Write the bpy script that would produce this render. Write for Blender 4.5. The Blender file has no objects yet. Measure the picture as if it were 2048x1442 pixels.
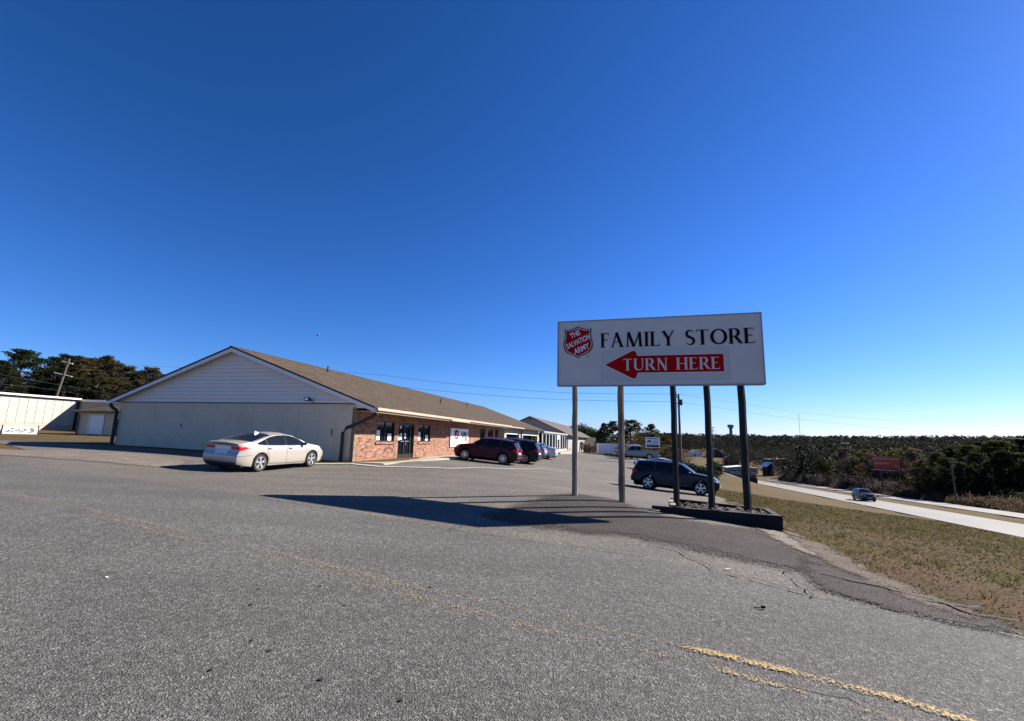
import bpy, bmesh, math, random
import numpy as np
from mathutils import Vector, Matrix
from mathutils.geometry import delaunay_2d_cdt
R_ = math.radians
scene = bpy.context.scene
COL = scene.collection
random.seed(7); rng = np.random.default_rng(7)

# ---------------------------------------------------------------- camera
F_PX, CX, CY, EYE = 930.0, 1024.0, 721.0, 1.6
_p, _r = R_(9.58), R_(1.5)
_fw = Vector((0, math.cos(_p), math.sin(_p))); _up0 = Vector((0, -math.sin(_p), math.cos(_p))); _rt0 = Vector((1, 0, 0))
C_RT = _rt0*math.cos(_r) + _up0*math.sin(_r); C_UP = _up0*math.cos(_r) - _rt0*math.sin(_r)
cam = bpy.data.cameras.new('camera'); cam.sensor_width = 36; cam.lens = 36*F_PX/2048
cam.clip_start = 0.05; cam.clip_end = 12000
co = bpy.data.objects.new('camera', cam); COL.objects.link(co)
m = Matrix.Identity(4)
for i in range(3):
    m[i][0] = C_RT[i]; m[i][1] = C_UP[i]; m[i][2] = -_fw[i]
m[2][3] = EYE
co.matrix_world = m; scene.camera = co

# ---------------------------------------------------------------- light
SUN_AZ, SUN_EL = 66.5, 33.2          # azimuth from +Y towards +X
world = bpy.data.worlds.new('World'); scene.world = world; world.use_nodes = True
wn = world.node_tree; bg = wn.nodes['Background']
sky = wn.nodes.new('ShaderNodeTexSky'); sky.sky_type = 'NISHITA'; sky.sun_disc = False
sky.sun_elevation = R_(SUN_EL); sky.sun_rotation = R_(SUN_AZ)
sky.altitude = 300; sky.air_density = 1.0; sky.dust_density = 0.14; sky.ozone_density = 6.0
gs = wn.nodes.new('ShaderNodeSeparateColor'); gc = wn.nodes.new('ShaderNodeCombineColor'); wn.links.new(sky.outputs[0], gs.inputs[0])
for _i, _g in enumerate((1.6, 1.27, 1.32)):
    _m = wn.nodes.new('ShaderNodeMath'); _m.operation = 'POWER'; _m.inputs[1].default_value = _g; wn.links.new(gs.outputs[_i], _m.inputs[0]); wn.links.new(_m.outputs[0], gc.inputs[_i])
tin = wn.nodes.new('ShaderNodeMix'); tin.data_type = 'RGBA'; tin.blend_type = 'MULTIPLY'; tin.inputs[0].default_value = 1; tin.inputs[7].default_value = (.283, .52, .70, 1)
wn.links.new(gc.outputs[0], tin.inputs[6]); wn.links.new(tin.outputs[2], bg.inputs[0])
bg.inputs[1].default_value = 0.05
sl = bpy.data.lights.new('sun', 'SUN'); sl.energy = 5.0; sl.angle = R_(0.53); sl.color = (1, 0.93, 0.84)
so = bpy.data.objects.new('sun', sl); COL.objects.link(so)
sd = Vector((math.sin(R_(SUN_AZ))*math.cos(R_(SUN_EL)), math.cos(R_(SUN_AZ))*math.cos(R_(SUN_EL)), math.sin(R_(SUN_EL))))
so.rotation_euler = sd.to_track_quat('Z', 'Y').to_euler(); so.location = (30, 10, 40)
scene.view_settings.view_transform = 'Standard'; scene.view_settings.look = 'None'
scene.view_settings.exposure = 1.35; scene.view_settings.gamma = 1

# ---------------------------------------------------------------- helpers: view rays (used to survey where things stand)
def ray(px, py): return C_RT*((px-CX)/F_PX) - C_UP*((py-CY)/F_PX) + _fw
def P(px, py, Y):
    v = ray(px, py); v = v*(Y/v.y); return Vector((v.x, v.y, v.z+EYE))

# ---------------------------------------------------------------- terrain
HA = R_(19.2); HS, HC = math.sin(HA), math.cos(HA)
def zhw(s): return -2.4 - 0.0457*np.clip(s, -80, 235)
CP = [(0,0,0),(3,3,-.03),(-5,3,.12),(-12,4,.32),(7,3,-.2),(0,-10,0),(-15,-10,.35),(10,-10,-.4),
 (1.84,13.5,.06),(2.9,12.9,-.02),(6.2,12.1,-.33),(7.2,10.6,-.48),(-3,12.3,.15),(-6,12,.27),(-.3,9,.0),(2,9.3,-.07),(4.5,9,-.2),
 (-9.7,18.3,.12),(-9.0,21,.19),(-7.75,23.5,.27),(-22.7,27.5,.68),(-20,12,.66),(-15,20,.48),(-30,8,.85),
 (-4,36,.2),(-2,30.5,.05),(-1,24,.05),(3,20,-.25),(8.1,27.7,-1.08),(10.6,26.6,-1.2),(5.5,22,-.52),(-1,50,-.05),
 (17,66,-.65),(11.5,100,-.75),(3,62,-.4),(12,45,-.85),(6,36,-.55),(6,92,-.6),(24,62,-1.0),(22,100,-1.3),
 (-50,45,.9),(-58,57,1.15),(-41,50,.92),(-30,20,.85),(-40,30,.9),(-60,30,1.0),(-20,70,.8),(-60,100,1.6),(-100,60,2.0),(-100,100,2.4),
 (0,150,-1.0),(40,150,-4),(-100,0,1.5),(-60,-40,1),(0,-60,-.5),(9,4,-.45),(15,3,-1.2),
 (18,48,-1.9),(7.7,7,-.3),(11,10,-.72),(15.4,14,-1.3),(22,20,-2.25),(28.6,26,-3.2),(10.1,13,-.72),(15.6,20,-1.5),(23.4,30,-2.6),(32.8,42,-3.9),(8.1,14,-.57),(11.6,20,-1.1),(17.4,30,-1.95),(26,45,-3.1),(34.8,60,-4.2),(16,8,-1.3),(26,14,-2.9),(29,80,-2.9),(33,105,-4.0)]
for s in (-60,-30,0,30,60,90,120,150):
    for u in (22,31,42,60,90):
        CP.append((u*HC+s*HS, -u*HS+s*HC, float(zhw(s)) + (0 if u < 50 else -.8)))
CP = np.array(CP, float)
def _tps():
    A = CP[:, :2]/50.0; n = len(A)
    d = np.linalg.norm(A[:, None]-A[None], axis=2)
    K = d**2*np.log(d+1e-9) + np.eye(n)*2e-4
    Pm = np.hstack([np.ones((n, 1)), A])
    M = np.zeros((n+3, n+3)); M[:n, :n] = K; M[:n, n:] = Pm; M[n:, :n] = Pm.T
    return np.linalg.solve(M, np.concatenate([CP[:, 2], np.zeros(3)]))
TW = _tps()
def sst(a, b, x):
    t = np.clip((x-a)/(b-a), 0, 1); return t*t*(3-2*t)
def harr(x, y):
    x = np.asarray(x, float); y = np.asarray(y, float); sh = x.shape; x = x.ravel(); y = y.ravel()
    z = np.empty_like(x); A = CP[:, :2]/50.0
    for i in range(0, len(x), 4000):
        q = np.stack([np.clip(x[i:i+4000], -130, 130), np.clip(y[i:i+4000], -70, 175)], 1)/50.0
        d = np.linalg.norm(q[:, None]-A[None], axis=2)
        z[i:i+4000] = (d**2*np.log(d+1e-9))@TW[:-3] + TW[-3] + q@TW[-2:]
    u = x*HC - y*HS; s = x*HS + y*HC
    r = np.hypot(x, y); az = np.degrees(np.arctan2(x, y))
    v = np.interp(r, [0, 130, 210, 330, 500, 640, 900, 1400, 3000], [-6, -8.5, -12, -13, -9.6, -7, -1.5, -1, 0])
    v = v + (2.2*np.sin(x/95.0+1)*np.cos(y/120.0)+1.0*np.sin(x/31.0))*sst(450, 800, r) + 2.5*sst(38, 50, az)*sst(500, 800, r)
    pl = np.interp(r, [0, 200, 1200, 3000], [1.0, 0.5, 6, 0])
    w = sst(4, 16, az)*(1-sst(100, 150, az)); far = v*w + pl*(1-w)
    k = sst(105, 185, r); z = z*(1-k) + far*k
    hw = sst(18, 22.6, u)*(1-sst(42, 50, u))*(1-sst(230, 290, s))*sst(-150, -90, s)
    z = z*(1-hw) + zhw(s)*hw
    return z.reshape(sh)
def h(x, y): return float(harr([x], [y])[0])
def hit(px, py, t0=0.9, tmax=900):
    v = ray(px, py); v = v/v.y; ts = np.concatenate([np.arange(t0, 60, .05), np.arange(60, tmax, .5)])
    dz = EYE + v.z*ts - harr(v.x*ts, ts)
    i = np.argmax(dz < 0) if (dz < 0).any() else len(ts)-1
    t = ts[i]; return (v.x*t, t)

# ---------------------------------------------------------------- object helpers
def link(o, parent=None):
    COL.objects.link(o)
    if parent is not None: o.parent = parent
    return o
def tag(o, label=None, cat=None, group=None, kind=None):
    for k, v in (('label', label), ('category', cat), ('group', group), ('kind', kind)):
        if v: o[k] = v
    return o
def empty(name, loc, rz=0, label=None, cat=None, group=None):
    o = bpy.data.objects.new(name, None); o.location = loc; o.rotation_euler = (0, 0, rz); o.empty_display_size = .3
    link(o); return tag(o, label, cat, group)
def mesh_obj(name, v, f, mat, parent=None, smooth=None, mats=None, mi=None):
    me = bpy.data.meshes.new(name); me.from_pydata([tuple(a) for a in v], [], [tuple(a) for a in f]); me.update()
    if mats:
        for q in mats: me.materials.append(q)
        me.polygons.foreach_set('material_index', mi)
    elif mat: me.materials.append(mat)
    if smooth is not None:
        me.polygons.foreach_set('use_smooth', [True]*len(me.polygons))
        bm = bmesh.new(); bm.from_mesh(me)
        for e in bm.edges:
            if len(e.link_faces) == 2 and e.calc_face_angle(0) > R_(smooth): e.smooth = False
        bm.to_mesh(me); bm.free()
    return link(bpy.data.objects.new(name, me), parent)
class MB:
    def __init__(s): s.v = []; s.f = []
    def add(s, v, f):
        b = len(s.v); s.v += [tuple(a) for a in v]; s.f += [tuple(i+b for i in q) for q in f]; return s
    def box(s, x0, x1, y0, y1, z0, z1):
        v = [(x, y, z) for z in (z0, z1) for y in (y0, y1) for x in (x0, x1)]
        return s.add(v, [(0,2,3,1),(4,5,7,6),(0,1,5,4),(2,6,7,3),(0,4,6,2),(1,3,7,5)])
    def prism(s, pts, axis, a, b):
        """2-D outline extruded between a and b along axis"""
        n = len(pts); v = []
        for k in (a, b):
            for p in pts:
                v.append({'x': (k, p[0], p[1]), 'y': (p[0], k, p[1]), 'z': (p[0], p[1], k)}[axis])
        f = [tuple(range(n))[::-1], tuple(range(n, 2*n))] + [(i, (i+1) % n, n+(i+1) % n, n+i) for i in range(n)]
        return s.add(v, f)
    def tube(s, pts, rad, n=8, cap=True):
        pts = [Vector(p) for p in pts]; rings = []; b = len(s.v)
        if not hasattr(rad, '__len__'): rad = [rad]*len(pts)
        for i, p in enumerate(pts):
            d = (pts[min(i+1, len(pts)-1)]-pts[max(i-1, 0)]).normalized()
            a = Vector((0, 0, 1)) if abs(d.z) < .9 else Vector((1, 0, 0))
            e1 = d.cross(a).normalized(); e2 = d.cross(e1)
            for k in range(n):
                t = 2*math.pi*k/n; s.v.append(tuple(p + (e1*math.cos(t)+e2*math.sin(t))*rad[i]))
        for i in range(len(pts)-1):
            for k in range(n):
                s.f.append((b+i*n+k, b+i*n+(k+1) % n, b+(i+1)*n+(k+1) % n, b+(i+1)*n+k))
        if cap:
            s.f.append(tuple(b+k for k in range(n))[::-1]); s.f.append(tuple(b+(len(pts)-1)*n+k for k in range(n)))
        return s
    def grid(s, fn, us, vs):
        b = len(s.v); nv = len(vs)
        for u in us:
            for w in vs: s.v.append(tuple(fn(u, w)))
        for i in range(len(us)-1):
            for j in range(nv-1):
                s.f.append((b+i*nv+j, b+(i+1)*nv+j, b+(i+1)*nv+j+1, b+i*nv+j+1))
        return s
    def build(s, name, mat, parent=None, smooth=None): return mesh_obj(name, s.v, s.f, mat, parent, smooth)

# ---------------------------------------------------------------- materials
class NT:
    def __init__(s, name):
        s.m = bpy.data.materials.new(name); s.m.use_nodes = True; s.t = s.m.node_tree
        s.b = s.t.nodes['Principled BSDF']; s.out = s.t.nodes['Material Output']
        s.co = s.t.nodes.new('ShaderNodeTexCoord')
    def n(s, typ, **kw):
        q = s.t.nodes.new(typ)
        for k, v in kw.items():
            if k.startswith('_'): setattr(q, k[1:], v)
            elif k.startswith('i'):
                q.inputs[int(k[1:])].default_value = v
        return q
    def l(s, a, b): s.t.links.new(a, b)
    def noise(s, scale, detail=4, rough=.6, vec=None, w=None):
        q = s.n('ShaderNodeTexNoise'); q.inputs['Scale'].default_value = scale; q.inputs['Detail'].default_value = detail
        q.inputs['Roughness'].default_value = rough
        s.l(vec or s.co.outputs['Object'], q.inputs['Vector']); return q.outputs['Fac']
    def ramp(s, fac, stops, interp='LINEAR'):
        q = s.n('ShaderNodeValToRGB'); q.color_ramp.interpolation = interp; e = q.color_ramp.elements
        while len(e) < len(stops): e.new(.5)
        for i, (p, c) in enumerate(stops):
            e[i].position = p; e[i].color = (c[0], c[1], c[2], 1) if hasattr(c, '__len__') else (c, c, c, 1)
        s.l(fac, q.inputs[0]); return q.outputs[0]
    def mix(s, fac, a, b, mode='MIX'):
        q = s.n('ShaderNodeMix', _data_type='RGBA', _blend_type=mode)
        for sock, val in ((q.inputs[0], fac), (q.inputs[6], a), (q.inputs[7], b)):
            if hasattr(val, 'is_linked') or hasattr(val, 'links'): s.l(val, sock)
            elif hasattr(val, '__len__'): sock.default_value = (val[0], val[1], val[2], 1)
            else: sock.default_value = val
        return q.outputs[2]
    def math(s, op, a, b=0.0):
        q = s.n('ShaderNodeMath', _operation=op)
        for i, val in enumerate((a, b)):
            if hasattr(val, 'links'): s.l(val, q.inputs[i])
            else: q.inputs[i].default_value = val
        return q.outputs[0]
    def mapping(s, scale=(1,1,1), rot=(0,0,0), loc=(0,0,0), src='Object'):
        q = s.n('ShaderNodeMapping'); q.inputs['Scale'].default_value = scale; q.inputs['Rotation'].default_value = rot
        q.inputs['Location'].default_value = loc; s.l(s.co.outputs[src], q.inputs[0]); return q.outputs[0]
    def bump(s, hgt, strength=.3, dist=.01):
        q = s.n('ShaderNodeBump'); q.inputs['Strength'].default_value = strength; q.inputs['Distance'].default_value = dist
        s.l(hgt, q.inputs['Height']); s.l(q.outputs[0], s.b.inputs['Normal'])
    def base(s, c): s.l(c, s.b.inputs['Base Color'])
    def rough(s, r): s.b.inputs['Roughness'].default_value = r
    def alpha(s, a): s.l(a, s.b.inputs['Alpha'])
def plain(name, col, rough=.6, metal=0, var=.12, scale=6, bump=0, coat=0, spec=None):
    t = NT(name); a = t.noise(scale, 5, .65)
    lo = [max(0, c*(1-var)) for c in col]; hi = [min(1, c*(1+var)) for c in col]
    t.base(t.ramp(a, [(.3, lo), (.7, hi)])); t.rough(rough); t.b.inputs['Metallic'].default_value = metal
    if coat: t.b.inputs['Coat Weight'].default_value = coat; t.b.inputs['Coat Roughness'].default_value = .04
    if spec is not None: t.b.inputs['Specular IOR Level'].default_value = spec
    if bump: t.bump(t.noise(scale*8, 5), bump, .01)
    return t.m

def asphalt(name, dark, mid, light, tint, tfac=.35):
    t = NT(name)
    v = t.n('ShaderNodeTexVoronoi'); v.inputs['Scale'].default_value = 92; t.l(t.co.outputs['Object'], v.inputs['Vector'])
    sep = t.n('ShaderNodeSeparateColor'); t.l(v.outputs['Color'], sep.inputs[0])
    c = t.ramp(sep.outputs[0], [(0, dark), (.35, mid), (.72, [q*1.15 for q in mid]), (.9, light), (1, [min(1, q*1.6) for q in light])])
    v2 = t.n('ShaderNodeTexVoronoi'); v2.inputs['Scale'].default_value = 34; t.l(t.co.outputs['Object'], v2.inputs['Vector'])
    sp2 = t.n('ShaderNodeSeparateColor'); t.l(v2.outputs['Color'], sp2.inputs[0])
    c = t.mix(.8, c, t.ramp(sp2.outputs[1], [(0, .6), (.5, .95), (.9, 1.1), (1, 1.65)]), 'MULTIPLY')
    v3 = t.noise(15, 4, .8); c = t.mix(.8, c, t.ramp(v3, [(.3, .66), (.7, 1.36)]), 'MULTIPLY')
    big = t.noise(.35, 5, .6); c = t.mix(.8, c, t.ramp(big, [(.3, .82), (.7, 1.16)]), 'MULTIPLY')
    st = t.noise(1.0, 4, .6, t.mapping((.16, 1.1, 1), (0, 0, R_(35))))
    c = t.mix(.7, c, t.ramp(st, [(.3, .86), (.7, 1.12)]), 'MULTIPLY')
    c = t.mix(t.ramp(t.noise(.6, 5, .65), [(.45, 0), (.75, tfac)]), c, t.mix(1, c, tint, 'MULTIPLY'))
    c = t.mix(t.ramp(t.noise(.9, 3, .55), [(.66, 0), (.74, .55)]), c, (.045,.042,.038))
    c = t.mix(t.ramp(t.noise(1.0, 3, .5, t.mapping((.07, .9, 1), (0, 0, R_(27)))), [(.35, .0), (.62, .28)]), c, (.06,.056,.05))
    t.base(c); t.rough(.9); t.b.inputs['Specular IOR Level'].default_value = .25
    t.bump(v.outputs['Distance'], .7, .012); return t
M = {}
M['road'] = asphalt('road_asphalt', (.034,.032,.030), (.098,.094,.088), (.165,.158,.145), (1.15, 1.0, .85)).m
M['lot'] = asphalt('lot_asphalt', (.038,.033,.027), (.118,.108,.094), (.19,.175,.15), (1.2, .95, .75), .6).m
def soft_sheet(name, col, c2, edge, thr=(.42, .58), tile=1.0):
    """irregular worn layer: coverage falls off by noise of its own"""
    t = NT(name)
    v = t.n('ShaderNodeTexVoronoi'); v.inputs['Scale'].default_value = 70; t.l(t.co.outputs['Object'], v.inputs['Vector'])
    sep = t.n('ShaderNodeSeparateColor'); t.l(v.outputs['Color'], sep.inputs[0])
    c = t.ramp(sep.outputs[0], [(0, [q*.4 for q in col]), (.5, col), (1, c2)])
    c = t.mix(.8, c, t.ramp(t.noise(1.3, 5), [(.3, .75), (.7, 1.25)]), 'MULTIPLY')
    c = t.mix(.7, c, t.ramp(t.noise(14, 4, .8), [(.3, .65), (.7, 1.4)]), 'MULTIPLY')
    t.base(c); t.rough(.95); t.b.inputs['Specular IOR Level'].default_value = .2; t.bump(v.outputs['Distance'], .7, .012)
    at = t.n('ShaderNodeAttribute', _attribute_name='cover'); 
    k = t.math('ADD', at.outputs['Fac'], t.math('MULTIPLY', t.math('SUBTRACT', t.noise(edge, 6, .75), .5), 1.1))
    k = t.math('ADD', k, t.math('MULTIPLY', t.math('SUBTRACT', sep.outputs[1], .5), max(.1, thr[1]-thr[0])))
    m_ = (thr[0]+thr[1])/2; t.alpha(t.ramp(k, [(m_-.01, 0), (m_+.01, 1)])); return t.m
M['brown_asphalt'] = soft_sheet('brown_asphalt', (.034,.0265,.023), (.085,.07,.062), 1.6, (.05, .6))
M['gravel'] = soft_sheet('gravel', (.13,.105,.085), (.26,.23,.2), 1.6, (.35,.8))
M['sand'] = soft_sheet('pale_sand', (.15,.125,.1), (.26,.225,.19), 2.0, (.35,.8))
M['moss'] = soft_sheet('green_grass_streak', (.04,.05,.012), (.085,.09,.025), 1.5, (.45,1.0))
M['dirt'] = soft_sheet('edge_dirt', (.085,.062,.045), (.17,.135,.105), 2.6, (.4,.75))
M['rust_dirt'] = soft_sheet('red_clay_dirt', (.13,.065,.035), (.2,.12,.07), 1.8, (.45,1.0))
M['stain'] = soft_sheet('old_line', (.36,.34,.3), (.5,.47,.42), 9.0, (.4, .6))
def yellow(name, lo, hi, big=.5):
    t = NT(name)
    c = t.ramp(t.noise(45, 3), [(.3, (.25,.165,.055)), (.7, (.42,.295,.11))]); t.base(c); t.rough(.8)
    at = t.n('ShaderNodeAttribute', _attribute_name='cover')
    k = t.math('ADD', at.outputs['Fac'], t.math('SUBTRACT', t.mix(big, t.noise(75, 3, .8), t.noise(2.0, 4, .7)), .5))
    v = t.n('ShaderNodeTexVoronoi'); v.inputs['Scale'].default_value = 85; t.l(t.co.outputs['Object'], v.inputs['Vector'])
    sep = t.n('ShaderNodeSeparateColor'); t.l(v.outputs['Color'], sep.inputs[0])
    k = t.math('ADD', k, t.math('MULTIPLY', t.math('SUBTRACT', sep.outputs[1], .5), hi-lo)); m_ = (lo+hi)/2
    t.alpha(t.ramp(k, [(m_-.01, 0), (m_+.01, 1)])); return t.m
M['yellow'] = yellow('worn_yellow_paint', .42, .72); M['yellow_faint'] = yellow('faded_yellow_paint', .2, 1.1, .2)
def _w():
    t = NT('worn_white_paint'); t.base(t.ramp(t.noise(60, 3), [(.3, (.3,.3,.29)), (.7, (.55,.54,.5))])); t.rough(.8)
    at = t.n('ShaderNodeAttribute', _attribute_name='cover')
    k = t.math('ADD', at.outputs['Fac'], t.math('SUBTRACT', t.mix(.4, t.noise(60, 3, .8), t.noise(3, 4, .7)), .5))
    t.alpha(t.ramp(k, [(.42, 0), (.62, 1)])); return t.m
M['white_line'] = _w()
def _grass():
    t = NT('dry_grass_ground')
    a = t.noise(.22, 5, .7); b = t.noise(.9, 6, .7, t.mapping((1, .35, 1), (0, 0, R_(-30)))); f = t.noise(14, 6, .8)
    c = t.ramp(a, [(.3, (.072,.05,.026)), (.46, (.09,.063,.031)), (.58, (.085,.07,.026)), (.68, (.06,.062,.018)), (.8, (.10,.072,.036))])
    c = t.mix(t.ramp(b, [(.5, 0), (.68, .7)]), c, (.14,.07,.045))
    c = t.mix(1, c, t.ramp(f, [(.25, .5), (.5, 1), (.8, 1.7)]), 'MULTIPLY')
    t.base(c); t.rough(1); t.b.inputs['Specular IOR Level'].default_value = .1
    t.bump(t.noise(26, 5, .8), .8, .06); return t.m
M['ground'] = _grass()
M['concrete'] = plain('pale_concrete', (.3,.265,.2), .85, var=.12, scale=1.2, bump=.2)
M['kerbc'] = plain('kerb_concrete', (.36,.34,.29), .9, var=.2, scale=3, bump=.3)
def _hw():
    t = NT('highway_concrete'); c = t.ramp(t.noise(.5, 5), [(.3, (.145,.136,.126)), (.7, (.19,.178,.163))])
    st = t.noise(1.0, 3, .5, t.mapping((.9, .03, 1), (0, 0, HA)))
    t.base(t.mix(.8, c, t.ramp(st, [(.35, .8), (.65, 1.1)]), 'MULTIPLY')); t.rough(.85); return t.m
M['highway'] = _hw()
M['crack'] = plain('crack_tar', (.02,.018,.017), .95)
def _shingle():
    t = NT('brown_shingle'); br = t.n('ShaderNodeTexBrick'); cb = t.n('ShaderNodeCombineXYZ'); sp = t.n('ShaderNodeSeparateXYZ')
    t.l(t.co.outputs['Object'], sp.inputs[0]); t.l(sp.outputs[1], cb.inputs[0]); t.l(sp.outputs[0], cb.inputs[1]); t.l(cb.outputs[0], br.inputs[0])
    br.inputs['Scale'].default_value = 1; br.inputs['Brick Width'].default_value = .32; br.inputs['Row Height'].default_value = .14
    br.inputs['Mortar Size'].default_value = .008; br.inputs['Bias'].default_value = -.1
    br.inputs['Color1'].default_value = (.052,.038,.026,1); br.inputs['Color2'].default_value = (.088,.064,.043,1); br.inputs['Mortar'].default_value = (.05,.04,.03,1)
    c = t.mix(.9, br.outputs[0], t.ramp(t.noise(12, 4, .8), [(.3, .7), (.7, 1.35)]), 'MULTIPLY')
    t.base(t.mix(.7, c, t.ramp(t.noise(.6, 4), [(.3, .85), (.7, 1.15)]), 'MULTIPLY')); t.rough(.95); t.b.inputs['Specular IOR Level'].default_value = .15
    t.bump(br.outputs[1], .4, .01); return t.m
M['shingle'] = _shingle()
def _brick():
    t = NT('red_brick'); br = t.n('ShaderNodeTexBrick'); cb = t.n('ShaderNodeCombineXYZ'); sp = t.n('ShaderNodeSeparateXYZ')
    t.l(t.co.outputs['Object'], sp.inputs[0]); t.l(sp.outputs[1], cb.inputs[0]); t.l(sp.outputs[2], cb.inputs[1]); t.l(cb.outputs[0], br.inputs[0])
    br.inputs['Scale'].default_value = 1; br.inputs['Brick Width'].default_value = .22; br.inputs['Row Height'].default_value = .075
    br.inputs['Mortar Size'].default_value = .008; br.inputs['Bias'].default_value = 0
    br.inputs['Color1'].default_value = (.17,.052,.028,1); br.inputs['Color2'].default_value = (.28,.12,.068,1); br.inputs['Mortar'].default_value = (.27,.2,.14,1)
    v = t.n('ShaderNodeTexVoronoi'); v.inputs['Scale'].default_value = 1; mp = t.n('ShaderNodeMapping'); mp.inputs['Scale'].default_value = (4.4, 13, 1)
    t.l(cb.outputs[0], mp.inputs[0]); t.l(mp.outputs[0], v.inputs['Vector']); sc = t.n('ShaderNodeSeparateColor'); t.l(v.outputs['Color'], sc.inputs[0])
    c = t.mix(1, br.outputs[0], t.ramp(sc.outputs[0], [(0, .3), (.14, .55), (.25, .95), (.8, 1.05), (1, 1.45)]), 'MULTIPLY')
    t.base(c); t.rough(.9); t.bump(br.outputs[1], -.3, .01); return t.m
M['brick'] = _brick()
def _pw():
    t = NT('painted_block_wall'); br = t.n('ShaderNodeTexBrick'); cb = t.n('ShaderNodeCombineXYZ'); sp = t.n('ShaderNodeSeparateXYZ')
    t.l(t.co.outputs['Object'], sp.inputs[0]); t.l(sp.outputs[0], cb.inputs[0]); t.l(sp.outputs[2], cb.inputs[1]); t.l(cb.outputs[0], br.inputs[0])
    br.inputs['Scale'].default_value = 1; br.inputs['Brick Width'].default_value = .4; br.inputs['Row Height'].default_value = .2
    br.inputs['Mortar Size'].default_value = .006; br.inputs['Color1'].default_value = (.72,.57,.385,1); br.inputs['Color2'].default_value = (.69,.545,.37,1); br.inputs['Mortar'].default_value = (.58,.47,.32,1)
    c = br.outputs[0]
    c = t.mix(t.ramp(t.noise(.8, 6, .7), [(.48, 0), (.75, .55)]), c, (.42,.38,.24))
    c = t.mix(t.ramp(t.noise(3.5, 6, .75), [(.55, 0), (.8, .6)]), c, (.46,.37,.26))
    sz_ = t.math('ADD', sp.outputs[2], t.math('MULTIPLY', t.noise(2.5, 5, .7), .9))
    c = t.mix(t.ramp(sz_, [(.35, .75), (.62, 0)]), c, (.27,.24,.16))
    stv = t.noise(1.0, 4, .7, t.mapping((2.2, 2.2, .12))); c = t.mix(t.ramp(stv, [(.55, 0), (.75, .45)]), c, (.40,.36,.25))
    t.base(c); t.rough(.85); t.bump(br.outputs[1], -.15, .008); return t.m
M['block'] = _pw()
M['siding'] = plain('white_vinyl_siding', (.84,.73,.60), .5, var=.03, scale=1.5)
M['trim'] = plain('white_trim', (.74,.70,.65), .5, var=.06)
M['fascia'] = plain('tan_fascia', (.4,.31,.22), .6, var=.1)
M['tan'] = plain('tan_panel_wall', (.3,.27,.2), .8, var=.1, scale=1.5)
M['greywall'] = plain('grey_siding', (.27,.26,.24), .8, var=.08, scale=1)
M['black'] = plain('black_metal', (.012,.012,.013), .45, var=.2)
M['gutter'] = plain('black_gutter', (.006,.006,.007), .5)
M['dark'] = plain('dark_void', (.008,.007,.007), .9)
M['steel'] = plain('galvanised_steel', (.35,.36,.37), .4, .8)
def _glass(name, col, rough=.06):
    t = NT(name); t.base(t.ramp(t.noise(2, 2), [(.3, col), (.7, [q*1.4 for q in col])])); t.rough(rough)
    t.b.inputs['Specular IOR Level'].default_value = .3; return t.m
M['glass'] = _glass('dark_window_glass', (.006,.008,.01)); M['cglass'] = _glass('car_glass', (.006,.008,.01), .08)
def _wood(name, a, b, sc=1):
    t = NT(name); n1 = t.noise(3*sc, 5, .7, t.mapping((6, 6, .35))); n2 = t.noise(1.2, 4)
    c = t.ramp(n1, [(.3, a), (.7, b)]); c = t.mix(t.ramp(n2, [(.45, 0), (.7, .5)]), c, [q*.35 for q in a])
    t.base(c); t.rough(.9); t.bump(n1, .5, .02); return t.m
M['post'] = _wood('weathered_post', (.15,.11,.075), (.36,.28,.2))
M['post2'] = _wood('rotten_brown_post', (.12,.06,.035), (.34,.26,.2))
M['darkpost'] = _wood('dark_treated_post', (.008,.009,.007), (.022,.021,.016))
M['timber'] = _wood('black_timber', (.006,.006,.006), (.016,.014,.013))
M['soil'] = plain('mulch_soil', (.028,.02,.015), 1, var=.5, scale=12, bump=.6)
M['signw'] = None
def _sign():
    t = NT('white_sign_skin'); c = t.ramp(t.noise(.8, 4), [(.3, (.60,.54,.45)), (.7, (.67,.60,.51))]); t.base(c); t.rough(.45)
    wv = t.noise(1.0, 3, .5, t.mapping((.5, 1, 2.2), (0, R_(25), 0))); t.bump(wv, .35, .05); return t.m
M['signw'] = _sign()
M['signpatch'] = plain('sticker_patch', (.56,.505,.43), .35, var=.05, scale=2)
M['red'] = plain('sign_red', (.42,.004,.004), .8, var=.05, spec=.1); M['ink'] = plain('sign_black', (.006,.005,.006), .8, spec=.1)
M['white'] = plain('white_paint', (.8,.8,.79), .5, var=.03); M['sheet'] = plain('paper_white', (.75,.75,.73), .8, var=.03)
M['orange'] = plain('cone_orange', (.75,.12,.03), .6); M['orange_panel'] = plain('billboard_orange', (.4,.05,.012), .6, var=.15, scale=.6)
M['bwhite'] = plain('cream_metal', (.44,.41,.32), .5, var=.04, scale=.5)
M['pole'] = _wood('creosote_pole', (.05,.035,.025), (.14,.11,.085)); M['pale'] = plain('pale_pole', (.32,.29,.25), .8)
M['wire'] = plain('black_wire', (.03,.03,.035), .7)
M['rubber'] = plain('tyre_rubber', (.012,.012,.012), .85); M['rim'] = plain('alloy_rim', (.62,.62,.62), .3, .7, var=.03)
M['chrome'] = plain('chrome', (.7,.7,.7), .12, 1, var=.02); M['tail'] = plain('tail_lamp_red', (.55,.008,.01), .35, var=.1, spec=.3)
M['head'] = plain('head_lamp', (.6,.62,.64), .1, .2, coat=1); M['plate'] = plain('plate_white', (.6,.62,.66), .5)
M['plastic'] = plain('black_plastic', (.02,.02,.021), .7)
def paint(name, col, metal=.3, rough=.3): return plain(name, col, rough, metal, var=.02, coat=.8)
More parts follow.
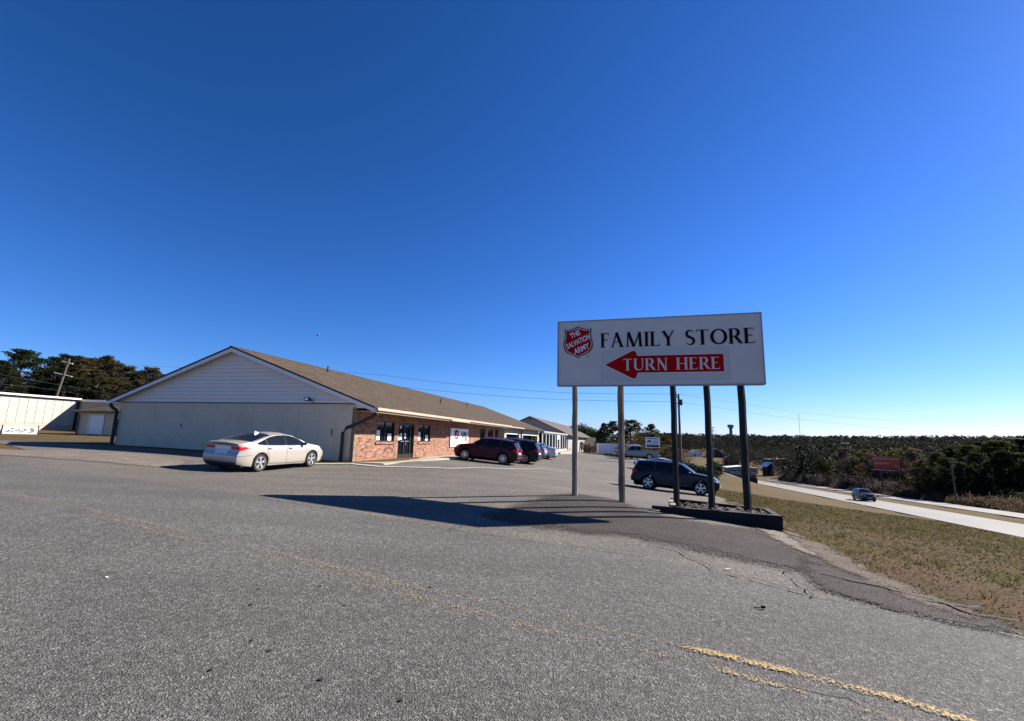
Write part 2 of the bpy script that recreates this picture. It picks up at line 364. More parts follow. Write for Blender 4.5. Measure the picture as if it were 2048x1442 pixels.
M['champagne'] = paint('champagne_paint', (.42,.375,.32), .2, .3); M['maroon'] = plain('dark_red_paint', (.055,.002,.004), .35, 0, spec=.2, coat=.06)
M['blackp'] = plain('black_paint', (.004,.004,.006), .35, 0, spec=.25, coat=.08); M['bluegrey'] = paint('blue_grey_paint', (.2,.27,.36)); M['silverp'] = paint('silver_paint', (.6,.62,.64), .4)
M['whitep'] = paint('white_car_paint', (.55,.56,.57), 0, .25); M['greygreen'] = paint('grey_green_paint', (.2,.22,.2), .2, .35); M['navy'] = plain('navy_paint', (.01,.013,.02), .3, 0, spec=.35, coat=.3)
def _leaf(name, a, b, c3, sc=.5):
    t = NT(name); n1 = t.noise(sc, 4, .7); c = t.ramp(n1, [(.3, a), (.5, b), (.72, c3)])
    c = t.mix(.7, c, t.ramp(t.noise(sc*9, 3), [(.3, .6), (.7, 1.5)]), 'MULTIPLY'); t.base(c); t.rough(.8); t.b.inputs['Specular IOR Level'].default_value = .15
    tr = t.n('ShaderNodeBsdfTranslucent'); t.l(c, tr.inputs[0]); mx = t.n('ShaderNodeMixShader'); mx.inputs[0].default_value = .45
    t.l(t.b.outputs[0], mx.inputs[1]); t.l(tr.outputs[0], mx.inputs[2]); t.l(mx.outputs[0], t.out.inputs[0]); return t.m
M['pine'] = _leaf('pine_needles', (.009,.015,.006), (.019,.027,.009), (.038,.038,.013), .4)
M['pine_y'] = _leaf('yellow_green_pine_needles', (.026,.036,.01), (.05,.054,.014), (.088,.076,.02), .4)  # lighter yellow-green needle colour of some pines
M['pine_b'] = _leaf('russet_pine_needles', (.03,.032,.012), (.06,.05,.019), (.1,.07,.028), .3)
M['cedar'] = _leaf('cedar_foliage', (.006,.012,.007), (.012,.02,.01), (.022,.03,.014), .6)
M['twig'] = _leaf('bare_twigs', (.04,.034,.03), (.065,.053,.046), (.1,.08,.068), .5)
M['brush'] = _leaf('brown_brush', (.045,.03,.022), (.085,.058,.04), (.125,.092,.06), .25)
M['hill'] = _leaf('far_wood', (.010,.015,.011), (.017,.018,.014), (.026,.023,.019), .02)
M['bark'] = _wood('bark', (.06,.045,.035), (.16,.13,.1)); M['blade'] = _leaf('grass_blades', (.13,.088,.042), (.085,.074,.026), (.18,.125,.062), .35)
M['tanroof'] = plain('brown_roof', (.07,.05,.04), .9, var=.15); M['redbrown'] = plain('red_brown', (.1,.04,.03), .9)
# ================================================================ GROUND AND PAVING
def inside(poly, x, y):
    x = np.asarray(x); y = np.asarray(y); c = np.zeros(x.shape, bool); n = len(poly)
    for i in range(n):
        x1, y1 = poly[i]; x2, y2 = poly[(i+1) % n]
        t = ((y1 > y) != (y2 > y)) & (x < (x2-x1)*(y-y1)/((y2-y1) or 1e-9)+x1); c ^= t
    return c
def dens(pts, step, closed=True, wob=0):
    out = []; n = len(pts)
    for i in range(n if closed else n-1):
        a = np.array(pts[i]); b = np.array(pts[(i+1) % n]); k = max(1, int(np.linalg.norm(b-a)/step))
        for j in range(k): out.append(a+(b-a)*j/k)
    if not closed: out.append(np.array(pts[-1]))
    if wob:
        out = [p + rng.normal(0, wob, 2) for p in out]
    return out
def seg_dist(poly, x, y):
    d = np.full(x.shape, 1e9); n = len(poly)
    for i in range(n):
        a = np.array(poly[i]); b = np.array(poly[(i+1) % n]); ab = b-a; L = (ab@ab) or 1e-9
        t = np.clip(((x-a[0])*ab[0]+(y-a[1])*ab[1])/L, 0, 1)
        d = np.minimum(d, np.hypot(x-a[0]-t*ab[0], y-a[1]-t*ab[1]))
    return d
def sheet(name, poly, step, off, mat, wob=0, fade=0, kind='structure', label=None, cat=None, hf=None):
    b = dens(poly, step, True, wob); pb = [tuple(p) for p in b]
    xs = [p[0] for p in pb]; ys = [p[1] for p in pb]
    gx, gy = np.meshgrid(np.arange(min(xs), max(xs), step), np.arange(min(ys), max(ys), step)); gx = gx.ravel()+.013; gy = gy.ravel()+.017
    k = inside(pb, gx, gy); gx = gx[k]; gy = gy[k]; k = seg_dist(pb, gx, gy) > step*.35; gx = gx[k]; gy = gy[k]
    vs = [Vector(p) for p in pb] + [Vector((a, c)) for a, c in zip(gx, gy)]
    n = len(pb); ov, oe, of, *_ = delaunay_2d_cdt(vs, [(i, (i+1) % n) for i in range(n)], [], 1, 1e-5)
    X = np.array([v[0] for v in ov]); Y = np.array([v[1] for v in ov]); Z = (hf(X, Y) if hf else harr(X, Y))+off
    o = mesh_obj(name, list(zip(X, Y, Z)), [tuple(f) for f in of], M[mat] if isinstance(mat, str) else mat, smooth=60)
    if fade:
        at = o.data.attributes.new('cover', 'FLOAT', 'POINT'); at.data.foreach_set('value', np.clip(seg_dist(pb, X, Y)/fade, 0, 1))
    return tag(o, label, cat, None, kind)
def strip(name, pts, width, off, mat, cover=None, wob=0, step=.4, kind='structure'):
    c = dens(pts, step, False, wob); n = len(c); v = []; f = []; cv = []
    for i, p in enumerate(c):
        d = c[min(i+1, n-1)]-c[max(i-1, 0)]; d = d/(np.linalg.norm(d) or 1); nn = np.array([-d[1], d[0]])
        w = width(i/(n-1)) if callable(width) else width
        for sgn in (-.5, 0, .5):
            q = p+nn*w*sgn; v.append((q[0], q[1], 0)); cv.append((cover(i/(n-1)) if cover else 1)-(0 if sgn == 0 else .12))
    Z = harr([a[0] for a in v], [a[1] for a in v])+off
    v = [(a[0], a[1], z) for a, z in zip(v, Z)]
    for i in range(n-1):
        for k in (0, 1): f.append((i*3+k, (i+1)*3+k, (i+1)*3+k+1, i*3+k+1))
    o = mesh_obj(name, v, f, M[mat]); at = o.data.attributes.new('cover', 'FLOAT', 'POINT'); at.data.foreach_set('value', cv)
    return tag(o, kind=kind)

HT = lambda L: [hit(*q) for q in L]
seam = HT([(0,921),(240,955),(420,983),(600,1010),(760,1037),(910,1062),(1100,1089),(1300,1119),(1450,1150),(1560,1180),(1700,1211),(1880,1247),(2048,1283)])
e0 = np.array(seam[-1]); e1 = np.array(seam[-2]); ext = tuple(e0+(e0-e1)*6)
s0 = np.array(seam[0]); s1 = np.array(seam[1]); ext0 = tuple(s0+(s0-s1)/np.linalg.norm(s0-s1)*45)
ROAD = seam + [ext, (ext[0]-6, ext[1]-14), (-20, -14), (-75, 5), (ext0[0]-5, ext0[1]-6), ext0]
lotR = HT([(2048,1268),(1900,1215),(1760,1160),(1640,1105),(1570,1068)]) + [(6.5,12.2),(7.3,14.5),(8.5,18.2),(9.9,22),(11.6,25.6),(12.2,29),(14,38),(20,52),(27,70),(30,96)]
lotL = [(15,104),(12.6,99),(6,76),(4,72.5),(-2,40),(-6.1,23.2),(-7.9,22.2),(-23.5,26.3),(-30,27)] + HT([(60,903),(0,901)])
l0 = np.array(lotL[-1]); LOT = [seam[i] for i in range(len(seam)-1, -1, -1)]
LOT = [tuple(np.array(p)+np.array([-.05, -.35])) for p in LOT] + [tuple(l0+np.array([-9, 1.5]))] + lotL[::-1][0:] + lotR[::-1][0:]
# ground with the paving beds sunk a little
def axis(lo, hi, st, far):
    a = list(np.arange(lo, hi, st)); x = hi; d = st
    while x < far: a.append(x); d *= 1.13; x += d
    a.append(far); x = lo; d = st
    while x > -far:
        d *= 1.13; x -= d; a.append(max(x, -far))
    return np.array(sorted(set(a)))
gx = axis(-28, 26, .4, 3200); gy = axis(-4, 40, .4, 3200); GX, GY = np.meshgrid(gx, gy, indexing='ij')
GZ = harr(GX, GY)
near = (np.abs(GX) < 130) & (np.abs(GY) < 130)
dep = np.zeros(GX.shape)
for poly in (ROAD, LOT):
    k = inside(poly, GX, GY) & near; ds = np.zeros(GX.shape); ds[k] = seg_dist(poly, GX[k], GY[k]); dep = np.maximum(dep, np.where(k, np.clip(ds/.6, 0, 1), 0))
uu = GX*HC-GY*HS; ss = GX*HS+GY*HC
hwb = (((uu > 24) & (uu < 30.3)) | ((uu > 36.4) & (uu < 40.5))) & (ss < 235) & (ss > -60)
GZ = GZ - dep*.16 - hwb*.12
GZ += np.where((dep == 0) & ~hwb, (np.sin(GX*1.7+GY*.6)*np.cos(GY*2.3-GX*.4))*.004, 0)
ni, nj = GX.shape
V = np.stack([GX.ravel(), GY.ravel(), GZ.ravel()], 1); I = np.arange(ni*nj).reshape(ni, nj)
Fq = np.stack([I[:-1, :-1].ravel(), I[1:, :-1].ravel(), I[1:, 1:].ravel(), I[:-1, 1:].ravel()], 1)
tag(mesh_obj('ground', V, Fq, M['ground'], smooth=80), kind='structure')
sheet('parking_lot', LOT, .5, 0.0, 'lot')
sheet('road', ROAD, .5, .012, 'road')
tag(sheet('dirt_verge', HT([(-200,893),(0,898),(150,902),(330,910),(410,922),(400,934),(330,940),(200,928),(0,914),(-200,905)]), .5, .018, 'gravel', fade=.9), kind='structure')
sheet('dark_asphalt_patch', HT([(1140,985),(1240,1000),(1330,1030),(1420,1046),(1560,1062),(1640,1108),(1760,1165),(1850,1205),(1760,1200),(1640,1165),(1560,1148),(1400,1110),(1250,1080),(1130,1070),(1000,1050),(940,1030),(1010,1010),(1080,990)]), .45, .0175, 'brown_asphalt', fade=1.1)
sheet('sandy_edge', HT([(1500,1054),(1570,1064),(1640,1098),(1720,1135),(1760,1165),(1700,1142),(1620,1115),(1545,1085)]), .3, .0235, 'sand', fade=.22)
sheet('verge_dirt', HT([(1545,1058),(1600,1066),(1680,1100),(1760,1140),(1860,1185),(1960,1222),(2080,1262),(2080,1290),(1960,1258),(1860,1228),(1760,1192),(1660,1145),(1590,1098)]), .3, .0265, 'dirt', fade=.35)
sheet('asphalt_wear', HT([(1600,1100),(1680,1132),(1760,1163),(1880,1206),(2080,1262),(2080,1300),(1880,1254),(1740,1218),(1620,1180),(1580,1140)]), .3, .0205, 'brown_asphalt', fade=.45)
sheet('green_streak', HT([(1580,1018),(1680,1050),(1800,1092),(1920,1135),(2070,1190),(2070,1222),(1920,1168),(1800,1118),(1680,1078),(1590,1050)]), .6, .015, 'moss', fade=.9)
sheet('clay_streak', HT([(1700,1098),(1760,1118),(1850,1150),(1950,1192),(2060,1235),(2060,1248),(1950,1208),(1850,1166),(1760,1130)]), .35, .02, 'rust_dirt', fade=.3)
sheet('sandy_patch', [(8.6,19.5),(9.6,22.5),(10.8,24),(11.2,22.5),(10.2,19.5),(9.3,17)], .4, .012, 'sand', fade=.6)
# worn markings
ctr = HT([(0,985),(200,1027),(400,1073),(600,1122),(760,1163),(950,1205),(1150,1250),(1310,1288),(1450,1320),(1600,1358),(1800,1412),(1960,1460)])
ctr2 = HT([(0,990),(200,1036),(400,1088),(600,1138),(760,1182),(950,1228),(1150,1280),(1330,1320),(1450,1352),(1600,1395),(1760,1442),(1900,1490)])
strip('road_marking', ctr[:9], .15, .020, 'yellow_faint', lambda t: .31+.04*math.sin(t*19), .01)
strip('road_marking', ctr2[:9], .14, .020, 'yellow_faint', lambda t: .28+.04*math.sin(t*15+2), .01)
strip('road_marking', ctr[7:], .115, .022, 'yellow', lambda t: .40+.19*float(sst(0.02, .2, t)), .006, .25)
strip('road_marking', ctr2[8:], .10, .022, 'yellow', lambda t: .55-.08*t+.04*math.sin(t*30), .006, .25)
strip('road_marking', [seam[-3], seam[-2], seam[-1], ext], .06, .024, 'white_line', lambda t: .22+.28*float(sst(.03, .12, t)))
strip('parking_line', HT([(560,929),(700,928),(760,934),(900,938),(1000,938),(1090,937)]), lambda t: .32-.12*t, .03, 'white_line', lambda t: .72-.2*t*t, .02)
strip('parking_line', HT([(540,938),(600,931),(640,926)]), .12, .03, 'white_line', lambda t: .42)
strip('parking_line', HT([(560,975),(640,968),(700,972)]), .3, .03, 'white_line', lambda t: .12)
def crack(pts, w, off=.03, wob=.035):
    c = strip('crack', HT(pts), lambda t: w*(.5+random.random()), off, 'crack', None, wob, .14); return c
crack([(1300,1090),(1350,1103),(1400,1125),(1450,1150),(1520,1166),(1620,1196)], .028)
crack([(1560,1135),(1590,1165),(1610,1180),(1640,1205)], .02)
crack([(760,1037),(910,1062),(1100,1089),(1300,1119)], .012); crack([(330,968),(480,991),(620,1013),(760,1037)], .012)
crack([(880,1066),(930,1054),(975,1044),(990,1052)], .012); crack([(1620,1196),(1800,1228),(2048,1272)], .015)
crack([(1640,1150),(1760,1180),(1850,1200),(1950,1235),(2048,1250)], .05, .04); crack([(1560,1365),(1650,1385),(1700,1405),(1780,1440)], .012)
crack([(1850,1205),(1900,1215),(1960,1222)], .04, .04, .06)
# highway
def band(u0, u1, s0, s1, st=4):
    return [(u0*HC+s*HS, -u0*HS+s*HC) for s in np.arange(s0, s1, st)] + [(u1*HC+s*HS, -u1*HS+s*HC) for s in np.arange(s1, s0, -st)]
sheet('highway_lanes', band(23.6, 30.8, -55, 232), 3, .03, 'highway')
sheet('highway_lanes', band(36.0, 41.0, -55, 232), 3, .03, 'highway')
for u, cvr in ((30.45, .5), (23.95, .45), (27.2, .2)):
    strip('lane_marking', [(u*HC+s*HS, -u*HS+s*HC) for s in (-20, 40, 120, 200)], .12, .05, 'yellow' if u > 30 else 'white_line', lambda t: cvr+.1, 0, 2)
for side, u in ((0, 23.2), (1, 31.2)): pass
sheet('frontage_road', HT([(1432,932),(1446,934),(1466,944),(1490,953),(1484,958),(1462,953),(1440,944)]), 2.5, .05, 'lot')
sheet('gravel_drive', HT([(1765,965),(1850,975),(1900,985),(1960,990),(1880,990),(1780,975)]), 2, .1, 'sand', fade=2)

# ================================================================ MAIN BUILDING  (local x to the right of the front wall, y along it)
BA = -math.atan2(.247, .969); B0 = (-7.75, 23.5, .27)
def bl(x, y, z=0):
    c, s = math.cos(BA), math.sin(BA); return Vector((B0[0]+c*x-s*y, B0[1]+s*x+c*y, B0[2]+z))
b = empty('store_building', B0, BA, 'long low store building with white gable end and brick front under a brown shingle roof', 'building')
RX, RZ, SL, BLEN = -7.75, 5.95, .358, 46.0
EL, ER = -16.07, 1.285
rz = lambda x: RZ-SL*abs(x-RX)
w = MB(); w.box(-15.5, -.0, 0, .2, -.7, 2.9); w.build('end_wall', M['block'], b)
w = MB()                                        # lapped siding, one course after another
zc = 2.9; k = 0
while zc < RZ-.25:
    z1 = min(zc+.205, RZ-.14); sl = .035
    def xl(z): return max(-15.62, RX-(RZ-.12-z)/SL)
    def xr(z): return min(1.15 if z < 2.92 else 9, RX+(RZ-.12-z)/SL)
    a0, a1, c0, c1 = xl(zc), xl(z1), xr(zc), xr(z1)
    v = [(a0, -.075, zc), (c0, -.075, zc), (c1, -.006, z1), (a1, -.006, z1), (a0, .03, zc), (c0, .03, zc), (a1, .03, z1), (c1, .03, z1)]
    w.add(v, [(0,1,2,3), (4,5,1,0), (3,2,7,6), (0,3,6,4), (1,5,7,2)]); zc = z1
zc = 2.72
w.add([(0.02,-.045,2.66),(1.2,-.045,2.66),(1.2,-.02,2.735),(.5,-.012,2.895),(0.02,-.012,2.895)], [(0,1,2,3,4)])
w.build('gable_siding', M['siding'], b)
w = MB(); w.box(-10.9, -10.85, -.03, -.002, 1.5, 1.72); w.build('wall_slot', M['black'], b)
w = MB(); w.box(-1.32, -1.28, -.03, -.002, 1.25, 1.6); w.build('wall_slot', M['black'], b)
w = MB(); w.box(-15.55, .0, -.06, -.001, 2.86, 2.898); w.build('drip_edge', M['plastic'], b)
# roof slabs
w = MB()
for sx, ex in ((1, ER), (-1, EL)):
    zE = rz(ex)
    v = []
    for y in (-.42, BLEN):
        v += [(RX, y, RZ), (ex, y, zE), (ex, y, zE-.09), (RX, y, RZ-.09)]
    w.add(v, [(0,1,5,4), (3,7,6,2), (0,3,2,1), (4,5,6,7), (1,2,6,5)])
w.build('roof', M['shingle'], b)
w = MB(); w.prism([(RX-.14, RZ-.04), (RX, RZ+.02), (RX+.14, RZ-.04), (RX, RZ+.004)], 'y', -.43, BLEN); w.build('ridge_cap', M['shingle'], b)
w = MB()
for ex in (ER, EL):
    s = 1 if ex > RX else -1
    w.prism([(RX, RZ-.095), (ex, rz(ex)-.095), (ex, rz(ex)-.27), (RX, RZ-.30)], 'y', -.40, -.365)
w.build('rake_board', M['trim'], b)
w = MB(); w.prism([(RX, RZ-.10), (ER, rz(ER)-.10), (ER, rz(ER)-.125), (RX, RZ-.125)], 'y', -.365, 0); w.prism([(RX, RZ-.10), (EL, rz(EL)-.10), (EL, rz(EL)-.125), (RX, RZ-.125)], 'y', -.365, 0)
w.build('rake_soffit', M['trim'], b)
# side walls, soffit, fascia
DX0, DX1, OPZ = 3.1, 4.9, 2.12
wins = [(1.45, 2.55, 1.02, 2.05), (5.25, 6.35, 1.02, 2.05)]; wins2 = [(17.0, 18.3), (19.3, 20.6), (21.7, 23.0)]
w = MB(); ys = [0.2]
ops = [(2.1, 4.1, 1.0, 2.12), (4.6, 6.7, 0, 2.14), (7.3, 9.2, 1.0, 2.12)] + [(a, c, .35, 2.25) for a, c in ((20.3, 21.8), (22.8, 24.5), (25.2, 26.2))]
y = .0
for (a, c, z0, z1) in ops:
    w.box(-.2, 0, y, a, -.5, 2.70)
    if z0 > 0: w.box(-.2, 0, a, c, -.5, z0)
    w.box(-.2, 0, a, c, z1, 2.70); y = c
w.box(-.2, 0, y, 26.6, -.5, 2.70); w.build('brick_wall', M['brick'], b)
w = MB(); w.box(-15.5, -15.3, .2, BLEN-.2, -.5, 2.88); w.box(-15.5, .0, BLEN-.2, BLEN, -.5, 2.9); w.build('rear_wall', M['block'], b)
w = MB(); w.prism([(-15.5, 2.9), (0, 2.9), (RX, RZ-.15)], 'y', BLEN-.2, BLEN-.02); w.build('far_gable', M['siding'], b)
w = MB(); w.box(.001, ER-.02, .03, 26.6, rz(ER)-.20, rz(ER)-.17); w.build('soffit', M['fascia'], b)
w = MB(); w.box(ER-.02, ER+.03, -.38, 26.6, rz(ER)-.27, rz(ER)-.06); w.build('fascia_board', M['fascia'], b)
w = MB(); w.box(ER+.03, ER+.13, -.36, 26.6, rz(ER)-.17, rz(ER)-.035); w.box(ER+.015, ER+.16, 9.5, 13.2, rz(ER)-.255, rz(ER)-.172); w.build('gutter', M['fascia'], b)
for i, (a, c, z0, z1) in enumerate(ops):
    if i == 1: continue
    f = MB(); t = .05
    f.box(-.14, -.05, a, a+t, z0, z1); f.box(-.14, -.05, c-t, c, z0, z1); f.box(-.14, -.05, a+t, c-t, z0, z0+t); f.box(-.14, -.05, a+t, c-t, z1-t, z1)
    m_ = (a+c)/2; f.box(-.13, -.06, m_-.025, m_+.025, z0+t, z1-t)
    fo = f.build('window', M['black'], b)
    g = MB(); g.box(-.11, -.10, a+t, c-t, z0+t, z1-t); g.build('pane', M['glass'], fo)
    if i < 3:
        s_ = MB(); s_.box(-.02, .07, a-.08, c+.08, z0-.12, z0-.01); s_.build('sill', M['brick'], fo)
        pp = MB(); pp.box(-.096, -.09, a+.12, a+.5, z0+.08, z0+.62); pp.build('poster', M['sheet'], fo); pp = MB(); pp.box(-.096, -.09, c-.62, c-.2, z0+.07, z0+.45); pp.build('poster', M['sheet'], fo)
a, c, z0, z1 = ops[1]
f = MB(); f.box(-.18, -.06, a, a+.1, 0, z1); f.box(-.18, -.06, c-.45, c-.35, 0, z1); f.box(-.18, -.06, c-.06, c, 0, z1); f.box(-.18, -.06, a+.1, c-.06, z1-.14, z1)
mm = (a+.1+c-.45)/2; f.box(-.16, -.07, mm-.05, mm+.05, 0, z1-.14); f.box(-.16, -.07, a+.1, c-.06, 0, .26)
dr = f.build('entrance_door', M['black'], b); g = MB(); g.box(-.13, -.12, a+.1, c-.06, .26, z1-.14); g.build('pane', M['glass'], dr)
for (p0, p1, q0, q1) in ((a+.35, a+.55, 1.78, 1.92), (a+.18, a+.36, 1.08, 1.4), (a+.45, a+.65, 1.12, 1.5), (a+1.0, a+1.18, 1.2, 1.52)):
    g = MB(); g.box(-.115, -.108, p0, p1, q0, q1); g.build('door_notice', M['sheet'], dr)
g = MB(); g.box(-.05, 0.0, a+.3, a+.75, 1.0, 1.05); g.box(-.05, 0, mm+.08, mm+.13, .8, 1.1); g.box(-.05, 0, mm+.13, mm+.5, 1.0, 1.05); g.build('push_bar', M['steel'], dr)
# tan section flush with the eave, two big openings
w = MB(); Y0 = 26.6; ops2 = [(27.3, 33.4), (35.2, 44.6)]; y = Y0
for a, c in ops2:
    w.box(.4, .6, y, a, -.9, 2.6); w.box(.4, .6, a, c, 1.85, 2.6); y = c
w.box(.4, .6, y, BLEN, -.9, 2.6); w.box(-.0, .4, Y0, Y0+.15, -.5, 2.65); w.box(0, .4, BLEN-.2, BLEN, -.9, 2.6); w.build('tan_wall', M['tan'], b)
w = MB()
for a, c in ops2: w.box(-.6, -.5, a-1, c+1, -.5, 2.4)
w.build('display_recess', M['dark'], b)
w = MB()
for a, c in ops2:
    w.box(.36, .63, a-.14, a, -.6, 1.85); w.box(.36, .63, c, c+.14, -.6, 1.85); w.box(.36, .63, a-.14, c+.14, 1.852, 1.97)
w.build('opening_trim', M['trim'], b)
w = MB()
for i in range(7): yy = 39.6+i*.55; zz = .3+.5*random.random(); w.box(-.1, .2, yy, yy+.3, -.4, zz)
w.build('display_goods', M['white'], b)
w = MB(); w.box(ER-.02, ER+.05, 33, BLEN-.02, rz(ER)-.2, rz(ER)-.09); w.build('dark_gutter', M['gutter'], b)
w = MB(); w.box(ER-.02, ER+.05, 26.6, 33, rz(ER)-.2, rz(ER)-.09); w.build('pale_gutter', M['fascia'], b)
# downspouts
w = MB(); w.tube([(ER+.06, -.22, 2.62), (ER+.04, -.22, 2.40), (1.0, -.25, 2.2), (.2, -.3, 1.83), (-.28, -.3, 1.66), (-.50, -.26, 1.40), (-.53, -.2, .9), (-.56, -.16, .3), (-.6, -.16, -.28)], .085, 10); w.build('downspout', M['gutter'], b, 40)
w = MB(); w.tube([(-15.95, -.25, 2.75), (-15.9, -.25, 2.62), (-15.75, -.22, 2.5), (-15.58, -.15, 2.38), (-15.56, -.13, 2.1), (-15.58, -.12, 0), (-15.62, -.14, -.05), (-15.9, -.4, -.12)], .09, 10); w.build('downspout', M['gutter'], b, 40)
w = MB(); w.tube([(ER, 32.9, 2.4), (.75, 33.6, 2.1), (.7, 34.2, 1.7), (.7, 34.2, -.5)], .07, 8); w.build('downspout', M['gutter'], b, 40)
# flood light with its cable
w = MB(); w.prism([(-2.95, 3.16), (-2.62, 3.16), (-2.56, 3.0), (-2.84, 2.98)], 'y', -.30, -.17); w.box(-2.72, -2.66, -.17, -.03, 3.03, 3.09)
fl = w.build('flood_light', M['black'], b); w = MB(); w.prism([(-2.87, 3.12), (-2.68, 3.12), (-2.64, 3.03), (-2.81, 3.02)], 'y', -.306, -.30); w.build('lens', M['head'], fl)
w = MB(); w.tube([(-2.6, -.1, 3.05), (-2.52, -.06, 2.97), (-2.45, -.07, 2.9), (-.02, -.07, 2.885)], .014, 6); w.build('cable', M['gutter'], b)
# walkway in front and end slab
w = MB(); w.prism([(-.02, -.12), (-.02, 0), (1.7, 0), (1.72, -.5), (-.02, -.5)], 'y', 0.0, 26.4); wk = w.build('walkway', M['concrete'], None); wk.location = B0; wk.rotation_euler = (0, 0, BA); tag(wk, kind='structure')
w = MB(); w.box(1.72, 1.9, -.2, 26.4, -.5, -.03); kb = w.build('kerb', M['kerbc']); kb.location = B0; kb.rotation_euler = (0, 0, BA); tag(kb, kind='structure')
w = MB(); pr = MB()
# wall sign (separate thing)
def lettering(text, size, mat, name, parent, mtx, shear=0, extrude=.003, align='CENTER'):
    cu = bpy.data.curves.new('lettering', 'FONT'); cu.body = text; cu.size = size; cu.align_x = align; cu.align_y = 'CENTER'; cu.shear = shear; cu.offset = size*.02; cu.extrude = extrude
    o = bpy.data.objects.new('tmp_text', cu); COL.objects.link(o); bpy.context.view_layer.update()
    me = bpy.data.meshes.new_from_object(o.evaluated_get(bpy.context.evaluated_depsgraph_get())); bpy.data.objects.remove(o)
    me.materials.clear(); me.materials.append(mat); me.transform(mtx)
    q = bpy.data.objects.new(name, me); return link(q, parent)
def shield_pts(cx, cz, wd, ht, n=10):
    """heater shield with a peaked top, as an outline in x,z"""
    h_ = [(0, .5), (.12, .445), (.26, .405), (.38, .40), (.455, .425), (.44, .25), (.455, .13), (.49, 0), (.50, -.12), (.46, -.23), (.38, -.32), (.25, -.38), (.12, -.43), (0, -.5)]
    p = [(cx+a*wd, cz+c*ht) for a, c in h_]; return p + [(2*cx-a, c) for a, c in p[-2:0:-1]]
sg = empty('wall_sign', bl(.03, 12.8, .62), BA, 'white store board with red shield and dark lettering on the brick wall', 'sign')
w = MB(); w.box(-.0, .06, 0, 4.0, 0, 1.42); w.build('panel', M['white'], sg)
w = MB(); w.prism([(p[0], p[1]) for p in shield_pts(1.2, .93, .95, .80)], 'x', .062, .066); w.build('shield', M['ink'], sg)
w = MB(); w.prism([(p[0], p[1]) for p in shield_pts(1.2, .93, .80, .66)], 'x', .067, .070); w.build('shield', M['red'], sg)
RTX = Matrix(((0,0,1,0),(1,0,0,0),(0,1,0,0),(0,0,0,1)))
for ln, zz, s_ in (('THE', 1.06, .15), ('SALVATION', .93, .15), ('ARMY', .78, .15)):
    lettering(ln, s_, M['white'], 'lettering', sg, Matrix.Translation((.073, 1.2, zz))@RTX@Matrix.Rotation(R_(18), 4, 'Z')@Matrix.Diagonal((.95, 1, .3, 1)))
for ln, zz in (('FAMILY', 1.0), ('STORE', .60)):
    lettering(ln, .52, M['ink'], 'lettering', sg, Matrix.Translation((.068, 3.05, zz))@RTX@Matrix.Diagonal((.95, 1, .3, 1)))

# ---------------- storefront link with white mullions, beyond the store
b2 = empty('glazed_storefront', bl(0, 46.2), BA, 'low glass storefront with tall white mullions beyond the tan wall', 'building')
w = MB(); w.box(-6, 1.3, .0, 27.5, 2.35, 2.6); w.build('roof', M['greywall'], b2)
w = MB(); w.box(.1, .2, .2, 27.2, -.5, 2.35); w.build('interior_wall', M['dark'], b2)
w = MB(); w.box(.9, 1.0, .1, 27.3, -.5, -.3); w.box(.92, 1.02, .1, 27.3, 2.15, 2.349); w.build('frame_rail', M['white'], b2)
w = MB(); w.box(.95, .97, .2, 27.2, -.3, 2.15); w.build('pane', M['glass'], b2)
for i in range(10):
    if i == 5: continue
    w = MB(); yy = .1+i*2.98; w.box(.92, 1.06, yy, yy+.22, -.3, 2.15); w.build('mullion', M['white'], b2)
w = MB(); w.box(.94, 1.08, 14.2, 17.2, 1.5, 2.15); w.box(.94, 1.08, 14.2, 14.5, -.3, 1.5); w.box(.94, 1.08, 16.9, 17.2, -.3, 1.5); w.build('door_frame', M['white'], b2)
w = MB(); w.box(1.07, 3.1, 4, 27.5, -1.4, -.52); st = w.build('raised_walk', M['concrete']); st.location = bl(0, 46.2); st.rotation_euler = (0, 0, BA); tag(st, kind='structure')

# ---------------- grey gable building further on
b3 = empty('gable_hall', bl(0, 74), BA, 'grey sided hall with brown gable roof beyond the glass storefront', 'building')
gx_, gz_, gs = -6.67, 6.1, .44
w = MB(); w.prism([(-14.4, -1.5), (1.2, -1.5), (1.2, gz_-.2-gs*7.87), (gx_, gz_-.2), (-14.4, gz_-.2-gs*7.73)], 'y', 0, 68); w.build('wall', M['greywall'], b3)
w = MB()
for e in (2.0, -15.2):
    zE = gz_-gs*abs(e-gx_); w.prism([(gx_, gz_), (e, zE), (e, zE-.12), (gx_, gz_-.14)], 'y', -.5, 68.3)
w.build('roof', M['tanroof'], b3)
w = MB(); w.prism([(gx_-.35, gz_-.75), (gx_+.35, gz_-.75), (gx_, gz_-.4)], 'y', -.06, -.01); w.build('gable_vent', M['redbrown'], b3)
